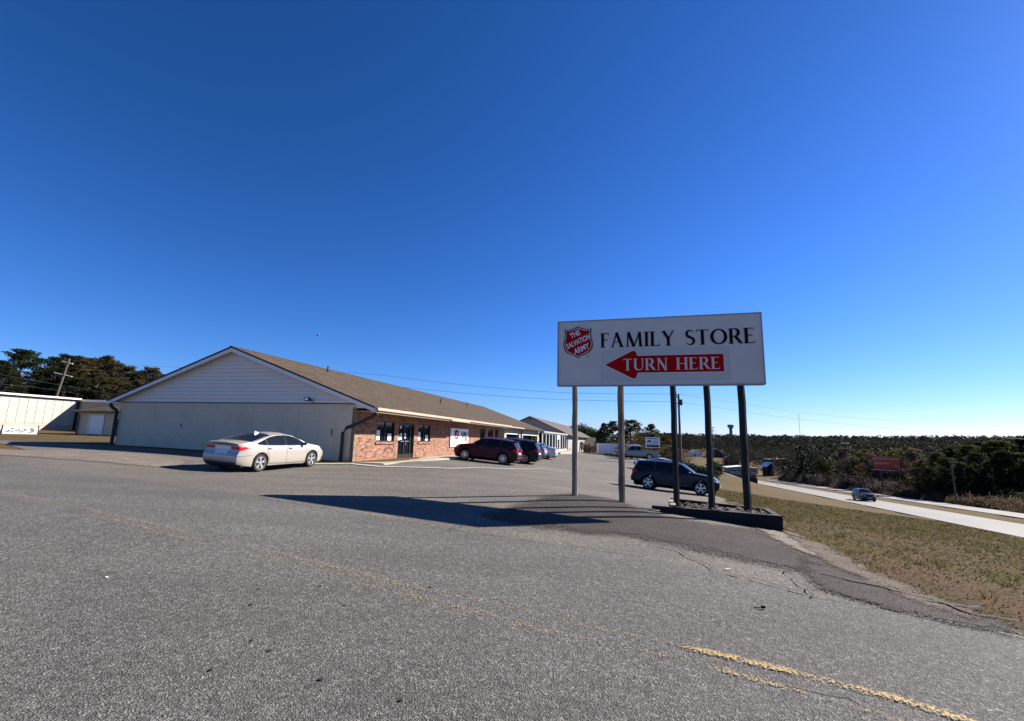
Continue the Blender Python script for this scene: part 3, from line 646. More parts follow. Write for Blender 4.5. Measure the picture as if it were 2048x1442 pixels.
# house beyond it
hp = P(1160, 900, 128); hz = h(hp.x, hp.y)
b4 = empty('small_house', (hp.x-3, hp.y, hz-.3), R_(-8), 'small brick house with dark brown roof and white rake behind brown shrubs', 'house')
w = MB(); w.box(-6, 6, 0, 8, -1, 2.6); w.build('wall', plain('mauve_brick', (.2,.13,.12), .9), b4)
w = MB(); w.add([(-7,-.8,2.5),(7.0,-.8,2.5),(7.0,4,5.0),(-7,4,5.0),(-7,8.8,2.5),(7,8.8,2.5),(-7,4,4.8),(7,4,4.8),(-7,-.8,2.3),(7,-.8,2.3),(-7,8.8,2.3),(7,8.8,2.3)], [(0,1,2,3),(3,2,5,4),(8,6,7,9),(6,10,11,7),(0,8,9,1),(4,5,11,10)]); w.build('roof', M['tanroof'], b4)
w = MB(); w.add([(7.02,-.85,2.25),(7.02,4,4.78),(7.02,4,5.08),(7.02,-.85,2.55),(7.1,-.85,2.25),(7.1,4,4.78),(7.1,4,5.08),(7.1,-.85,2.55)], [(0,1,2,3),(7,6,5,4),(3,2,6,7),(0,4,5,1),(0,3,7,4)]); w.add([(7.02,8.85,2.25),(7.02,4,4.78),(7.02,4,5.08),(7.02,8.85,2.55),(7.1,8.85,2.25),(7.1,4,4.78),(7.1,4,5.08),(7.1,8.85,2.55)], [(0,1,2,3),(7,6,5,4),(3,2,6,7),(0,4,5,1),(0,3,7,4)]); w.prism([(0, 2.6), (8, 2.6), (4, 4.7)], 'x', 5.8, 6.0); w.build('rake_board', M['trim'], b4)
w = MB(); w.box(1.5, 3.2, -.03, 0, .2, 2.3); w.build('window', M['trim'], b4)
# white trailer
tp = P(1197, 903, 95); tz = h(tp.x+2, tp.y)
b5 = empty('storage_trailer', (tp.x, tp.y, tz), R_(-2), 'long white storage trailer standing under the evergreens', 'trailer')
w = MB(); w.box(0, 8.2, 0, 2.4, .35, 2.25); w.build('body', M['white'], b5)
w = MB(); w.box(-.03, 8.23, -.03, 2.43, 2.25, 2.33); w.box(2.7, 2.76, -.03, 0, .35, 2.25); w.box(5.4, 5.46, -.03, 0, .35, 2.25); w.build('trim_rail', M['trim'], b5)
for xx in (1.5, 6.4, 7.2):
    w = MB(); w.tube([(xx, .05, .35), (xx, .3, .35)], .35, 14); w.build('wheel', M['rubber'], b5)

# ---------------- left: metal building with wing, small block building
c0, c1 = P(0, 783, 53), P(160, 797, 62.1)
mz = h(c0.x, c0.y); dv = Vector((c1.x-c0.x, c1.y-c0.y, 0)).normalized(); ma = math.atan2(dv.y, dv.x)
top = (c0.z+c1.z)/2
b6 = empty('metal_warehouse', (c1.x, c1.y, 1.1), BA, 'long cream ribbed metal warehouse at the left with a shaded wing', 'building'); tp_ = top-1.1
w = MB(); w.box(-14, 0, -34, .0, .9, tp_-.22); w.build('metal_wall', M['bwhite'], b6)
w = MB(); [w.box(0, .035, -.9-i*.9, -.84-i*.9, .9, tp_-.22) for i in range(37)]; w.build('wall_ribs', M['bwhite'], b6)
w = MB(); w.box(-14, .04, -34, .0, -.6, .88); w.build('brick_plinth', plain('pale_brick', (.42,.34,.27), .9, scale=4), b6)
w = MB(); w.box(-14.5, .35, -34.5, .0, tp_-.2, tp_); w.build('roof_edge', M['trim'], b6)
w = MB(); w.box(0.04, .2, -34.5, .0, tp_-.32, tp_-.202); w.box(.05, .2, -.3, -.1, -.3, tp_-.3); w.build('gutter', M['black'], b6)
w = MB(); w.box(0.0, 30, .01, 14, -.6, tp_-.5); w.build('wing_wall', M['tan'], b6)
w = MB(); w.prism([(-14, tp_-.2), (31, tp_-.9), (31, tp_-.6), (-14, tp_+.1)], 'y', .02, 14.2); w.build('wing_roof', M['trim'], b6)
sp_ = P(153, 868, 49); sz = h(sp_.x+3, sp_.y)
b7 = empty('block_workshop', (sp_.x, sp_.y, sz), BA, 'low grey block workshop with roller door and brown hipped roof beside the store', 'building')
w = MB(); w.box(0, 11, 0, 9, -.4, 2.35); w.build('wall', M['block'], b7)
w = MB(); w.add([(-.7,-.6,2.42),(11.5,-.6,2.42),(11.5,9.6,2.42),(-.7,9.6,2.42),(3.5,4.5,3.75),(11.5,4.5,3.75)], [(0,1,5,4),(2,3,4,5),(3,0,4),(1,2,5)]); w.build('roof', M['shingle'], b7)
w = MB(); w.box(-.72, 11.5, -.62, 9.62, 2.25, 2.41); w.build('fascia_board', M['gutter'], b7)
w = MB(); w.box(1.6, 3.4, -.06, -.01, .1, 1.95); dd = w.build('roller_door', M['white'], b7); w = MB(); w.box(1.45, 1.6, -.09, 0, 0, 2.05); w.box(3.4, 3.55, -.09, 0, 0, 2.05); w.box(1.45, 3.55, -.09, 0, 1.96, 2.05); w.build('frame', M['trim'], dd)
w = MB(); w.box(5.0, 5.8, -.05, -.01, 0, 1.65); w.build('door', M['dark'], b7)
w = MB(); w.tube([(.1,-.5,2.25),(.1,-.1,2.0),(.05,-.1,0)], .06, 8); w.build('downspout', M['gutter'], b7)
# white spotted board by the road at far left
wp = P(4, 866, 38); wz = h(wp.x+1.5, wp.y)
b8 = empty('banner', (wp.x, wp.y, wz), R_(75.7), 'long low white banner with dark blotchy letters on short posts at far left', 'banner')
w = MB(); w.box(0, 2.3, -.02, .02, .1, .68); w.build('sheet', M['white'], b8)
for xx in (-.08, 2.3): w = MB(); w.box(xx, xx+.06, -.04, .04, -.2, .82); w.build('post', M['black'], b8)
for i, ch in enumerate('VACASA'):
    pass
w = MB()
for i in range(34):
    cx_, cz_ = .12+2.0*random.random(), .18+.42*random.random(); r1 = .05+.05*random.random()
    w.prism([(cx_+r1*1.5*math.cos(t*math.pi/3)*(.6+.6*random.random()), cz_+r1*.8*math.sin(t*math.pi/3)*(.6+.6*random.random())) for t in range(6)], 'y', -.024-.0006*i, -.022-.0006*i)
w.build('blotch', plain('grey_green_ink', (.12,.15,.14), .8), b8)
# ================================================================ BIG ROADSIDE SIGN
TLp, TRp = P(1117, 645, 13.5), P(1521, 626, 11.93); BLp = P(1114, 770, 13.5); BRp = P(1528, 767, 11.93)
SZ0 = (BLp.z+BRp.z)/2; SZ1 = (TLp.z+TRp.z)/2; SH = SZ1-SZ0
dx, dy = TRp.x-TLp.x, TRp.y-TLp.y; SW = math.hypot(dx, dy); SA = math.atan2(dy, dx)
sgn = empty('roadside_sign', (TLp.x, TLp.y, 0), SA, 'large white store sign with red arrow, raised on five timber posts', 'sign')
def sl(x, y=0): return (TLp.x+math.cos(SA)*x-math.sin(SA)*y, TLp.y+math.sin(SA)*x+math.cos(SA)*y)
w = MB(); N = 60
w.grid(lambda u, v_: (u*SW, -.0+.006*math.sin(u*31+v_*5)*math.sin(v_*math.pi), SZ0+v_*SH + .02*math.sin(u*math.pi)*(0 if v_ > .5 else -.3)), np.linspace(0, 1, N), np.linspace(0, 1, 16))
w.box(0.004, SW-.004, .02, .16, SZ0+.004, SZ1-.004); w.build('panel', M['signw'], sgn, 50)
w = MB(); w.box(-.02, 0, -.03, .17, SZ0-.02, SZ1+.02); w.box(SW, SW+.02, -.03, .17, SZ0-.02, SZ1+.02); w.box(0, SW, -.03, .17, SZ1+.001, SZ1+.02); w.box(0, SW, -.03, .17, SZ0-.035, SZ0-.012)
w.build('edge_trim', plain('edge_grey', (.3,.31,.32), .6), sgn)
# picture coordinates of the face -> metres
def face(px, py):
    """sign-face position seen at a photo pixel"""
    o = Vector((0, 0, EYE)); v = ray(px, py); n = Vector((-math.sin(SA), math.cos(SA), 0)); p0 = Vector((TLp.x, TLp.y, 0))
    q = o+v*((p0-o).dot(n)/v.dot(n)); d = q-p0; return (d.x*math.cos(SA)+d.y*math.sin(SA), q.z)
Y_ = -.014
def flat(name, polys, mat, y, parent=sgn, thick=.002):
    w = MB()
    for i, p in enumerate(polys): w.prism(p, 'y', y-thick-.0005*i, y-.0005*i)
    return w.build(name, mat, parent)
sc_, st_ = face(1156, 684); _, zt = face(1156, 653); _, zb = face(1156, 716.5); xa, _ = face(1127, 690); xb, _ = face(1185.5, 690)
shc = ((xa+xb)/2, (zt+zb)/2); swd, sht = (xb-xa), zt-zb
flat('shield', [shield_pts(*shc, swd, sht)], M['ink'], Y_); flat('shield', [shield_pts(*shc, swd*.925, sht*.935)], M['white'], Y_-.004); flat('shield', [shield_pts(*shc, swd*.89, sht*.895)], M['red'], Y_-.008)
RXZ = Matrix.Rotation(R_(90), 4, 'X')
for ln, px, py, s_, wx in (('THE', 1150, 669.5, .21, .8), ('SALVATION', 1156.5, 684, .20, .70), ('ARMY', 1163, 698.5, .215, .8)):
    q = face(px, py); lettering(ln, s_, M['white'], 'lettering', sgn, Matrix.Translation((q[0], Y_-.014, q[1]))@RXZ@Matrix.Rotation(R_(24), 4, 'Z')@Matrix.Diagonal((wx, 1.08, .3, 1)), shear=.15)
q = face(1175, 712); flat('mark', [[(q[0]+.022*math.cos(t*.8), q[1]+.022*math.sin(t*.8)) for t in range(8)]], plain('grey_mark', (.2,.2,.22), .6), Y_)
# roman capitals, thick and thin strokes with bracketed serifs
def stroke(a, b_, w0): 
    a = Vector(a); b_ = Vector(b_); d = (b_-a).normalized(); n = Vector((-d.y, d.x))*w0/2
    return [tuple(a+n), tuple(b_+n), tuple(b_-n), tuple(a-n)]
TK, TN, SF = .165, .072, .035
def stem(x, z0=0, z1=1, w0=TK, s=(1, 1)):
    r = [[(x-w0/2, z0), (x-w0/2, z1), (x+w0/2, z1), (x+w0/2, z0)]]; q = w0/2+.075
    if s[0]: r.append([(x-q, z0), (x-w0/2, z0+.06), (x+w0/2, z0+.06), (x+q, z0)]); r.append([(x-q, z0-.0), (x-q, z0+.028), (x+q, z0+.028), (x+q, z0)])
    if s[1]: r.append([(x-q, z1), (x-w0/2, z1-.06), (x+w0/2, z1-.06), (x+q, z1)]); r.append([(x-q, z1-.028), (x-q, z1), (x+q, z1), (x+q, z1-.028)])
    return r
def arc(cx, cz, rx, rz_, a0, a1, wf, n=16):
    out = []
    for i in range(n):
        t0 = R_(a0+(a1-a0)*i/n); t1 = R_(a0+(a1-a0)*(i+1)/n); q = []
        for t, sg_ in ((t0, 1), (t1, 1), (t1, -1), (t0, -1)):
            w0 = wf(t)/2*sg_; q.append((cx+(rx+w0)*math.cos(t), cz+(rz_+w0)*math.sin(t)))
        out.append(q)
    return out
tt = lambda t: TN+(TK*1.05-TN)*abs(math.cos(t))**1.3
def G_(c):
    if c == 'I': return stem(.12), .24
    if c == 'F': return stem(.12)+[[(.12,.95),(.12,1),(.5,1),(.5,.95)],[(.5,1),(.5,.8),(.46,.95)],[(.12,.5),(.12,.55),(.4,.55),(.4,.5)],[(.40,.63),(.40,.42),(.37,.525)]], .46
    if c == 'E': return stem(.12)+[[(.12,.95),(.12,1),(.5,1),(.5,.95)],[(.5,1),(.5,.82),(.46,.95)],[(.12,.5),(.12,.55),(.42,.55),(.42,.5)],[(.42,.62),(.42,.43),(.39,.525)],[(.12,0),(.12,.05),(.53,.05),(.53,0)],[(.53,0),(.57,.2),(.49,.05)]], .58
    if c == 'L': return stem(.12)+[[(.12,0),(.12,.05),(.52,.05),(.52,0)],[(.52,0),(.57,.22),(.47,.05)]], .56
    if c == 'T': return stem(.34,0,1,TK,(1,0))+[[(.02,.95),(.02,1),(.66,1),(.66,.95)],[(.02,1),(.0,.8),(.06,.95)],[(.66,1),(.68,.8),(.62,.95)]], .68
    if c == 'H': return stem(.12)+stem(.66)+[[(.12,.48),(.12,.53),(.66,.53),(.66,.48)]], .78
    if c == 'A': return [stroke((.42,1.03),(.14,.0),TN), stroke((.40,1.03),(.72,.0),TK), [(.24,.34),(.24,.385),(.6,.385),(.6,.34)], [(.02,0),(.02,.028),(.26,.028),(.26,0)], [(.58,0),(.58,.028),(.86,.028),(.86,0)]], .84
    if c == 'M': return [stroke((.16,1),(.12,0),TN), stroke((.18,1.02),(.5,.0),TK), stroke((.5,.0),(.84,1.02),TN), stroke((.84,1.0),(.9,0),TK), [(.02,0),(.02,.028),(.24,.028),(.24,0)], [(.78,0),(.78,.028),(1.04,.028),(1.04,0)]], 1.03
    if c == 'N': return [stroke((.13,1),(.13,0),TN), stroke((.13,1.0),(.66,-.03),TK), stroke((.66,1),(.66,-.02),TN), [(.03,0),(.03,.028),(.23,.028),(.23,0)], [(.56,.972),(.56,1),(.77,1),(.77,.972)], [(.02,.972),(.02,1),(.16,1),(.16,.972)]], .78
    if c == 'U': return stem(.12,.3,1,TK,(0,1))+stem(.64,.3,1,TN,(0,1))+arc(.38,.3,.26,.27,180,360,lambda t: TN+(TK-TN)*max(0,-math.cos(t)), 14), .74
    if c == 'Y': return stem(.37,0,.5,TK,(1,0))+[stroke((.1,1),(.38,.46),TK), stroke((.65,1),(.38,.46),TN), [(.0,.972),(.0,1),(.23,1),(.23,.972)], [(.55,.972),(.55,1),(.75,1),(.75,.972)]], .72
    if c == 'O': return arc(.44,.5,.37,.47,0,360,tt,34), .88
    if c == 'R': return stem(.12)+[[(.12,.95),(.12,1),(.32,1),(.32,.95)],[(.12,.46),(.12,.51),(.32,.51),(.32,.46)]]+arc(.32,.73,.19,.245,-90,90,tt,12)+[stroke((.33,.49),(.62,.04),TK*.95), [(.56,.06),(.62,.0),(.76,.0),(.76,.03)]], .70
    if c == 'S':
        S = arc(.28,.735,.19,.235,60,270,lambda t: TN+(TK-TN)*.8*max(0,-math.cos(t)),14)+arc(.28,.265,.2,.235,-120,90,lambda t: TN+(TK-TN)*.8*max(0,math.cos(t)),14)
        return S+[stroke((.14,.62),(.43,.4),TK*.85), [(.43,.98),(.45,.78),(.40,.9)], [(.08,.24),(.08,.02),(.13,.08)]], .52
def roman(text, x0, x1, z0, z1, mat, y, name='lettering', slope=0.0, gap=.10, sp=.42):
    adv = 0; items = []
    for c in text:
        if c == ' ': adv += sp; continue
        g, wd = G_(c); items.append((g, adv)); adv += wd+gap
    adv -= gap; kx = (x1-x0)/adv; kz = z1-z0
    for g, a in items: flat(name, [[(x0+(p[0]+a)*kx, z0+p[1]*kz+slope*(p[0]+a)*kx) for p in q] for q in g], mat, y)
f0 = face(1201.5, 695); f1 = face(1511, 686); f2 = face(1201.5, 668); f3 = face(1507, 656)
roman('FAMILY STORE', f0[0], f1[0], (f0[1]+f1[1])/2-.005, (f2[1]+f3[1])/2+.01, M['ink'], Y_, sp=.5)
pp = [face(*q) for q in ((1204, 701), (1457, 694), (1460, 762), (1204, 762))]
flat('sticker_patch', [[(pp[0][0], pp[0][1]), (pp[1][0], pp[0][1]), (pp[2][0], pp[3][1]), (pp[3][0], pp[3][1])]], M['signpatch'], Y_+.003, thick=.001)
A_ = [face(*q) for q in ((1210, 730), (1268, 701.5), (1274, 703), (1275, 711), (1447, 707.5), (1448, 743), (1277, 746), (1276, 754), (1270, 757.5))]
tipx, tipz = A_[0]; hx = A_[1][0]; hz_ = (A_[1][1]-A_[8][1])/2; zc_ = (A_[1][1]+A_[8][1])/2; bx0 = A_[3][0]; bx1 = (A_[4][0]+A_[5][0])/2; bh = (A_[4][1]-A_[5][1])/2; zs_ = (A_[4][1]+A_[5][1])/2
tipz = zc_
arrow = [(tipx, zs_), (hx-.06, zc_+hz_-.01), (hx, zc_+hz_), (hx+.05, zc_+hz_-.04), (bx0, zs_+bh), (bx1, zs_+bh), (bx1, zs_-bh), (bx0, zs_-bh), (hx+.05, zc_-hz_+.04), (hx, zc_-hz_), (hx-.06, zc_-hz_+.01)]
wq = [(tipx-.025, zs_), (hx-.07, zc_+hz_+.008), (hx, zc_+hz_+.016), (hx+.066, zc_+hz_-.04), (bx0+.01, zs_+bh+.014), (bx1+.014, zs_+bh+.014), (bx1+.014, zs_-bh-.014), (bx0+.01, zs_-bh-.014), (hx+.066, zc_-hz_+.04), (hx, zc_-hz_-.016), (hx-.07, zc_-hz_-.008)]
flat('arrow', [wq], M['white'], Y_-.001, thick=.001); flat('arrow', [arrow], M['red'], Y_-.004)
a0_ = face(1246, 730); a1_ = face(1440, 728); t0_ = face(1246, 741.5); t1_ = face(1246, 717)
roman('TURN HERE', a0_[0], a1_[0], zs_-bh*.72, zs_+bh*.66, M['signw'], Y_-.008, sp=.5)
# posts
def post(pxt, pxb, pyb, wd, mat, zb, off=.24, square=True):
    xs_, _ = face(pxt, 768); d = off
    top = Vector((xs_, d, SZ1-.25)); 
    w = MB(); n = 14; b0 = len(w.v)
    for i in range(n):
        t = i/(n-1); zz = zb-.3+(top.z-zb+.3)*t; j = .006*math.sin(i*2.3+xs_*7)
        for a_ in range(8):
            an = math.pi/8+a_*math.pi/4; r_ = wd*.5*(1.1 if a_ % 2 == 0 else 1.12)*(1+.05*math.sin(i*3.1+a_*2.2))
            w.v.append((xs_+r_*math.cos(an)+j, d+r_*math.sin(an), zz))
    for i in range(n-1):
        for a_ in range(8): w.f.append((i*8+a_, i*8+(a_+1) % 8, (i+1)*8+(a_+1) % 8, (i+1)*8+a_))
    w.f.append(tuple(range((n-1)*8, n*8)))
    return w.build('post', M[mat], sgn, 40)
for pxt, wd, mt in ((1147.5, .15, 'post'), (1240, .17, 'post2'), (1346.5, .15, 'darkpost'), (1415, .155, 'darkpost'), (1485, .17, 'darkpost')):
    xs_, _ = face(pxt, 768); g = sl(xs_, .24); post(pxt, 0, 0, wd, mt, h(*g))
# dark timber planter round three posts
A1 = hit(1297, 1023); px1, py1 = sl(3.0, -.35)
pb0 = face(1303, 800)[0]+.28; pb1 = face(1562, 800)[0]-.25
pl = empty('timber_planter', (TLp.x, TLp.y, 0), SA, 'long black timber planter box around the bases of three sign posts', 'planter')
PX0, PX1, PY0, PY1 = 2.9, 5.5, -.55, .95
zf0, zf1 = h(*sl(PX0, PY0)), h(*sl(PX1, PY0)); zr0, zr1 = h(*sl(PX0+.3, PY1)), h(*sl(PX1, PY1))
ztA, ztB = zf0+.15, zf1+.36
def plank(x0, z0a, z1a, x1, z0b, z1b, y0, y1, name, mat='timber'):
    w = MB(); w.add([(x0,y0,z0a),(x1,y0,z0b),(x1,y0,z1b),(x0,y0,z1a),(x0,y1,z0a),(x1,y1,z0b),(x1,y1,z1b),(x0,y1,z1a)], [(0,1,2,3),(7,6,5,4),(3,2,6,7),(0,4,5,1),(0,3,7,4),(1,5,6,2)]); return w.build(name, M[mat], pl)
mid = lambda a, b_, t: a+(b_-a)*t
plank(PX0-.15, zf0-.05, mid(zf0, ztA, .5), PX1, zf1-.15, mid(zf1, ztB, .5)-.005, PY0, PY0+.12, 'beam'); plank(PX0-.35, mid(zf0, ztA, .5)+.005, ztA, PX1, mid(zf1, ztB, .5)+.005, ztB, PY0-.015, PY0+.12, 'beam')
plank(PX0+.15, zr0-.1, ztA+.06, PX1-.05, zr1-.2, ztB-.02, PY1-.12, PY1, 'beam')
w = MB(); w.box(PX0+.1, PX0+.24, PY0+.12, PY1-.12, zf0-.1, ztA+.03); w.build('beam', M['post'], pl)
w = MB(); w.box(PX1-.14, PX1-.002, PY0+.12, PY1-.12, zf1-.3, ztB-.01); w.build('beam', M['timber'], pl)
w = MB(); nn = 26
w.grid(lambda u, v_: (PX0+.24+u*(PX1-PX0-.38), PY0+.12+v_*(PY1-PY0-.24), mid(ztA, ztB, u)-.07+.03*math.sin(u*40+v_*9)*math.cos(v_*17)), np.linspace(0, 1, nn), np.linspace(0, 1, 12)); w.build('soil', M['soil'], pl, 60)
w = MB()
for i in range(170):
    u, v_ = random.random(), random.random(); cx_ = PX0+.3+u*(PX1-PX0-.5); cy_ = PY0+.15+v_*(PY1-PY0-.3); cz_ = mid(ztA, ztB, u)-.05; a_ = random.random()*6.3; s_ = .03+.03*random.random()
    w.add([(cx_+s_*math.cos(a_+k*1.57), cy_+s_*math.sin(a_+k*1.57), cz_+random.random()*.05) for k in range(4)], [(0,1,2,3)])
lf = w.build('dry_leaves', plain('dry_leaf', (.09,.05,.035), .9, var=.4, scale=9), pl); lf['kind'] = 'stuff'
# ================================================================ CARS
def interp(pts, x): 
    xs_ = [p[0] for p in pts]; return float(np.interp(x, xs_, [p[1] for p in pts]))
class Car:
    def __init__(s, **k): s.__dict__.update(k); s.hl = s.L/2
    def wpl(s, x):
        d = s.hl-abs(x); k = .20 if x > 0 else .15
        return s.W/2*(1-k*max(0, 1-d/.75)**2.6)
    def zt(s, x): return interp(s.top, x)
    def zb(s, x): return min(interp(s.belt, x), s.zt(x)-.03)
    def zlow(s, x):
        z = interp(s.sill, x)
        for xc in (s.xf, s.xr):
            R = s.ra; d = abs(x-xc)
            if d < R: z = max(z, s.rw+math.sqrt(R*R-d*d)*1.0)
        return z
    def yside(s, x, z):
        W = s.wpl(x); zb = s.zb(x)
        if z <= zb:
            t = (z-.62)/.45; y = W*(1-.045*t*t) if z < .62 else W*(1-.03*((z-.62)/max(.1, zb-.62))**2)
            return y
        y0 = W*.97 if zb > .62 else W
        return y0-(z-zb)*s.tumble-.012
    def edge(s, x):
        z = s.zt(x)-s.crown(x); return max(z, s.zb(x)+.004)
    def crown(s, x): return min(.075, .03+.10*max(0, s.zt(x)-interp(s.belt, x)))
    def topz(s, x, y):
        ze = s.edge(x); ye = s.yside(x, ze)-.03; zt = s.zt(x); return ze+(zt-ze)*(1-min(1, abs(y)/ye)**2.4)
    def xsh(s, x, z):
        if x < 0: w_ = max(0, 1-(x+s.hl)/.5); return interp(s.rsh, z)*w_*w_
        w_ = max(0, 1-(s.hl-x)/.5); return interp(s.fsh, z)*w_*w_
    def pt(s, x, y, z): return (x+s.xsh(x, z), y, z)
    def stations(s):
        a = set(np.round(np.linspace(-s.hl, s.hl, 90), 3)); 
        for p in s.top: a.add(round(p[0], 3))
        for xc in (s.xf, s.xr):
            for t in np.linspace(-1, 1, 27): a.add(round(xc+s.ra*math.sin(t*math.pi/2), 3))
            a.add(round(xc-s.ra-.004, 3)); a.add(round(xc+s.ra+.004, 3))
        for d in (.01, .03, .06, .1, .15): a.add(round(s.hl-d, 3)); a.add(round(-s.hl+d, 3))
        return sorted(q for q in a if abs(q) <= s.hl+1e-6)
    def build(s, root, mat):
        xs_ = s.stations(); rings = []
        for x in xs_:
            zl, zb, ze, zt = s.zlow(x), s.zb(x), s.edge(x), s.zt(x); zl = min(zl, zb-.02); r = []
            for t in np.linspace(0, 1, 9): z = zl+(zb-zl)*t; r.append((s.yside(x, z)-(.02 if t == 0 else 0), z))
            zz = ze
            for t in (.06, .3, .6, .85, 1): z = zb+(zz-zb)*t; r.append((s.yside(x, z), z))
            ye = s.yside(x, ze)-.03
            for t in (1, .93, .8, .6, .3, 0): y = ye*t; r.append((y, s.topz(x, y)))
            rings.append(r)
        w = MB(); K = len(rings[0])
        for sd in (1, -1):
            b_ = len(w.v)
            for x, r in zip(xs_, rings):
                for (y, z) in r: w.v.append(s.pt(x, y*sd, z))
            for i in range(len(xs_)-1):
                for k in range(K-1):
                    q = (b_+i*K+k, b_+(i+1)*K+k, b_+(i+1)*K+k+1, b_+i*K+k+1); w.f.append(q if sd < 0 else q[::-1])
            for i in (0, len(xs_)-1):
                bb = len(w.v); x = xs_[i]
                for (y, z) in rings[i]: w.v.append(s.pt(x, 0, z))
                for k in range(K-1):
                    q = (b_+i*K+k, b_+i*K+k+1, bb+k+1, bb+k); w.f.append(q)
        o = w.build('body', mat, root, 28)
        bm = bmesh.new(); bm.from_mesh(o.data); bmesh.ops.remove_doubles(bm, verts=bm.verts, dist=.0015); bmesh.ops.recalc_face_normals(bm, faces=bm.faces)
        for e in bm.edges: e.smooth = not (len(e.link_faces) == 2 and e.calc_face_angle(0) > R_(32))
        for f_ in bm.faces: f_.smooth = True
        bm.to_mesh(o.data); bm.free()
        w = MB(); w.box(-s.hl+.2, s.hl-.2, -s.W/2+.28, s.W/2-.28, .17, .55); w.box(-s.hl+.3, s.hl-.3, -s.W/2+.10, s.W/2-.10, .5, .6)
        for xa_, xb_ in ((-s.hl+.15, s.xr-s.ra-.02), (s.xr+s.ra+.02, s.xf-s.ra-.02), (s.xf+s.ra+.02, s.hl-.15)): w.box(xa_, xb_, -s.W/2+.11, s.W/2-.11, .22, .5)
        w.build('underbody', M['dark'], root)
    def panel(s, up, lo, name, mat, root, off=.006, n=14, mrows=5, sides=(1, -1)):
        xa = max(up[0][0], lo[0][0]); xb = min(up[-1][0], lo[-1][0])
        for sd in sides:
            w = MB(); w.grid(lambda x, t: s.pt(x, sd*(s.yside(x, interp(lo, x)+(interp(up, x)-interp(lo, x))*t)+off), interp(lo, x)+(interp(up, x)-interp(lo, x))*t), np.linspace(xa, xb, n), np.linspace(0, 1, mrows))
            w.build(name, mat, root, 60)
    def screen(s, xa, xb, fa, fb, name, root, mat=None, off=.010, n=8):
        """window on the upper surface between stations xa and xb, half width a share of the edge"""
        w = MB()
        def fn(t, u):
            x = xa+(xb-xa)*t; ye = (s.yside(x, s.edge(x))-.03)*(fa+(fb-fa)*t); y = ye*u; dz = (s.zt(x+.01)-s.zt(x-.01))/.02; n_ = math.hypot(dz, 1)
            p = s.pt(x, y, s.topz(x, y)); return (p[0]-dz/n_*off, p[1], p[2]+1/n_*off)
        w.grid(fn, np.linspace(0, 1, n), np.linspace(-1, 1, 9)); return w.build(name, mat or M['cglass'], root, 60)
    def rear(s, y0, y1, z0, z1, name, mat, root, end=-1, off=.012, sides=(1, -1), thick=.01):
        for sd in sides:
            w = MB(); x0 = end*s.hl
            w.grid(lambda y, z: (x0+s.xsh(x0*.999999, z)+end*off, y*sd, z), np.linspace(y0, y1, 5), np.linspace(z0, z1, 5)); w.build(name, mat, root, 60)
    def line(s, pts, name, mat, root, wd=.012, off=.004, sides=(1, -1)):
        for sd in sides:
            w = MB(); P3 = []
            for i in range(len(pts)-1):
                for t in np.linspace(0, 1, 8)[(0 if i == 0 else 1):]:
                    x = pts[i][0]+(pts[i+1][0]-pts[i][0])*t; z = pts[i][1]+(pts[i+1][1]-pts[i][1])*t; P3.append(s.pt(x, sd*(s.yside(x, z)+off), z))
            w.tube(P3, wd/2, 4); w.build(name, mat, root)
def wheel(root, x, y, r, wd, side, spokes=5, rimr=None, rmat='rim', twin=True):
    rimr = rimr or r*.70
    wh = bpy.data.objects.new('wheel', None); wh.empty_display_size = .2; wh.location = (x, y, r); link(wh, root)
    w = MB(); prof = [(rimr, -.5), (r*.93, -.5), (r*.985, -.40), (r, -.25), (r, .25), (r*.985, .40), (r*.93, .5), (rimr, .5)]
    w.grid(lambda a_, i: (prof[int(i)][0]*math.cos(a_), prof[int(i)][1]*wd, prof[int(i)][0]*math.sin(a_)), np.linspace(0, 2*math.pi, 41), range(8)); w.build('tyre', M['rubber'], wh, 35)
    w = MB(); yo = side*wd*.40
    pr_ = [(rimr, yo), (rimr, yo+side*.02), (rimr*.93, yo+side*.022), (rimr*.90, yo-side*.05)]
    w.grid(lambda a_, i: (pr_[int(i)][0]*math.cos(a_), pr_[int(i)][1], pr_[int(i)][0]*math.sin(a_)), np.linspace(0, 2*math.pi, 41), range(4))
    for k in range(spokes):
        a0 = k*2*math.pi/spokes+.3
        for da in ((-.16, .16) if twin else (0,)):
            wi, wo = .022, .018 if spokes < 9 else .009
            def q(rr, off_, dep): a_ = a0+da*(rr/rimr)*1.0; return (rr*math.cos(a_)-off_*math.sin(a_), dep, rr*math.sin(a_)+off_*math.cos(a_))
            ya, yb = yo+side*.012, yo-side*.03
            v = [q(rimr*.16, -wi, ya), q(rimr*.16, wi, ya), q(rimr*.92, wo, ya), q(rimr*.92, -wo, ya), q(rimr*.16, -wi, yb), q(rimr*.16, wi, yb), q(rimr*.92, wo, yb), q(rimr*.92, -wo, yb)]
            w.add(v, [(0,1,2,3), (7,6,5,4), (0,4,5,1), (1,5,6,2), (2,6,7,3), (3,7,4,0)])
    w.tube([(0, yo-side*.03, 0), (0, yo+side*.018, 0)], rimr*.22, 16); w.build('rim', M[rmat], wh, 30)
    w = MB(); w.tube([(0, -wd*.35, 0), (0, yo-side*.055, 0)], rimr*.97, 24); w.build('brake_disc', M['dark'], wh)
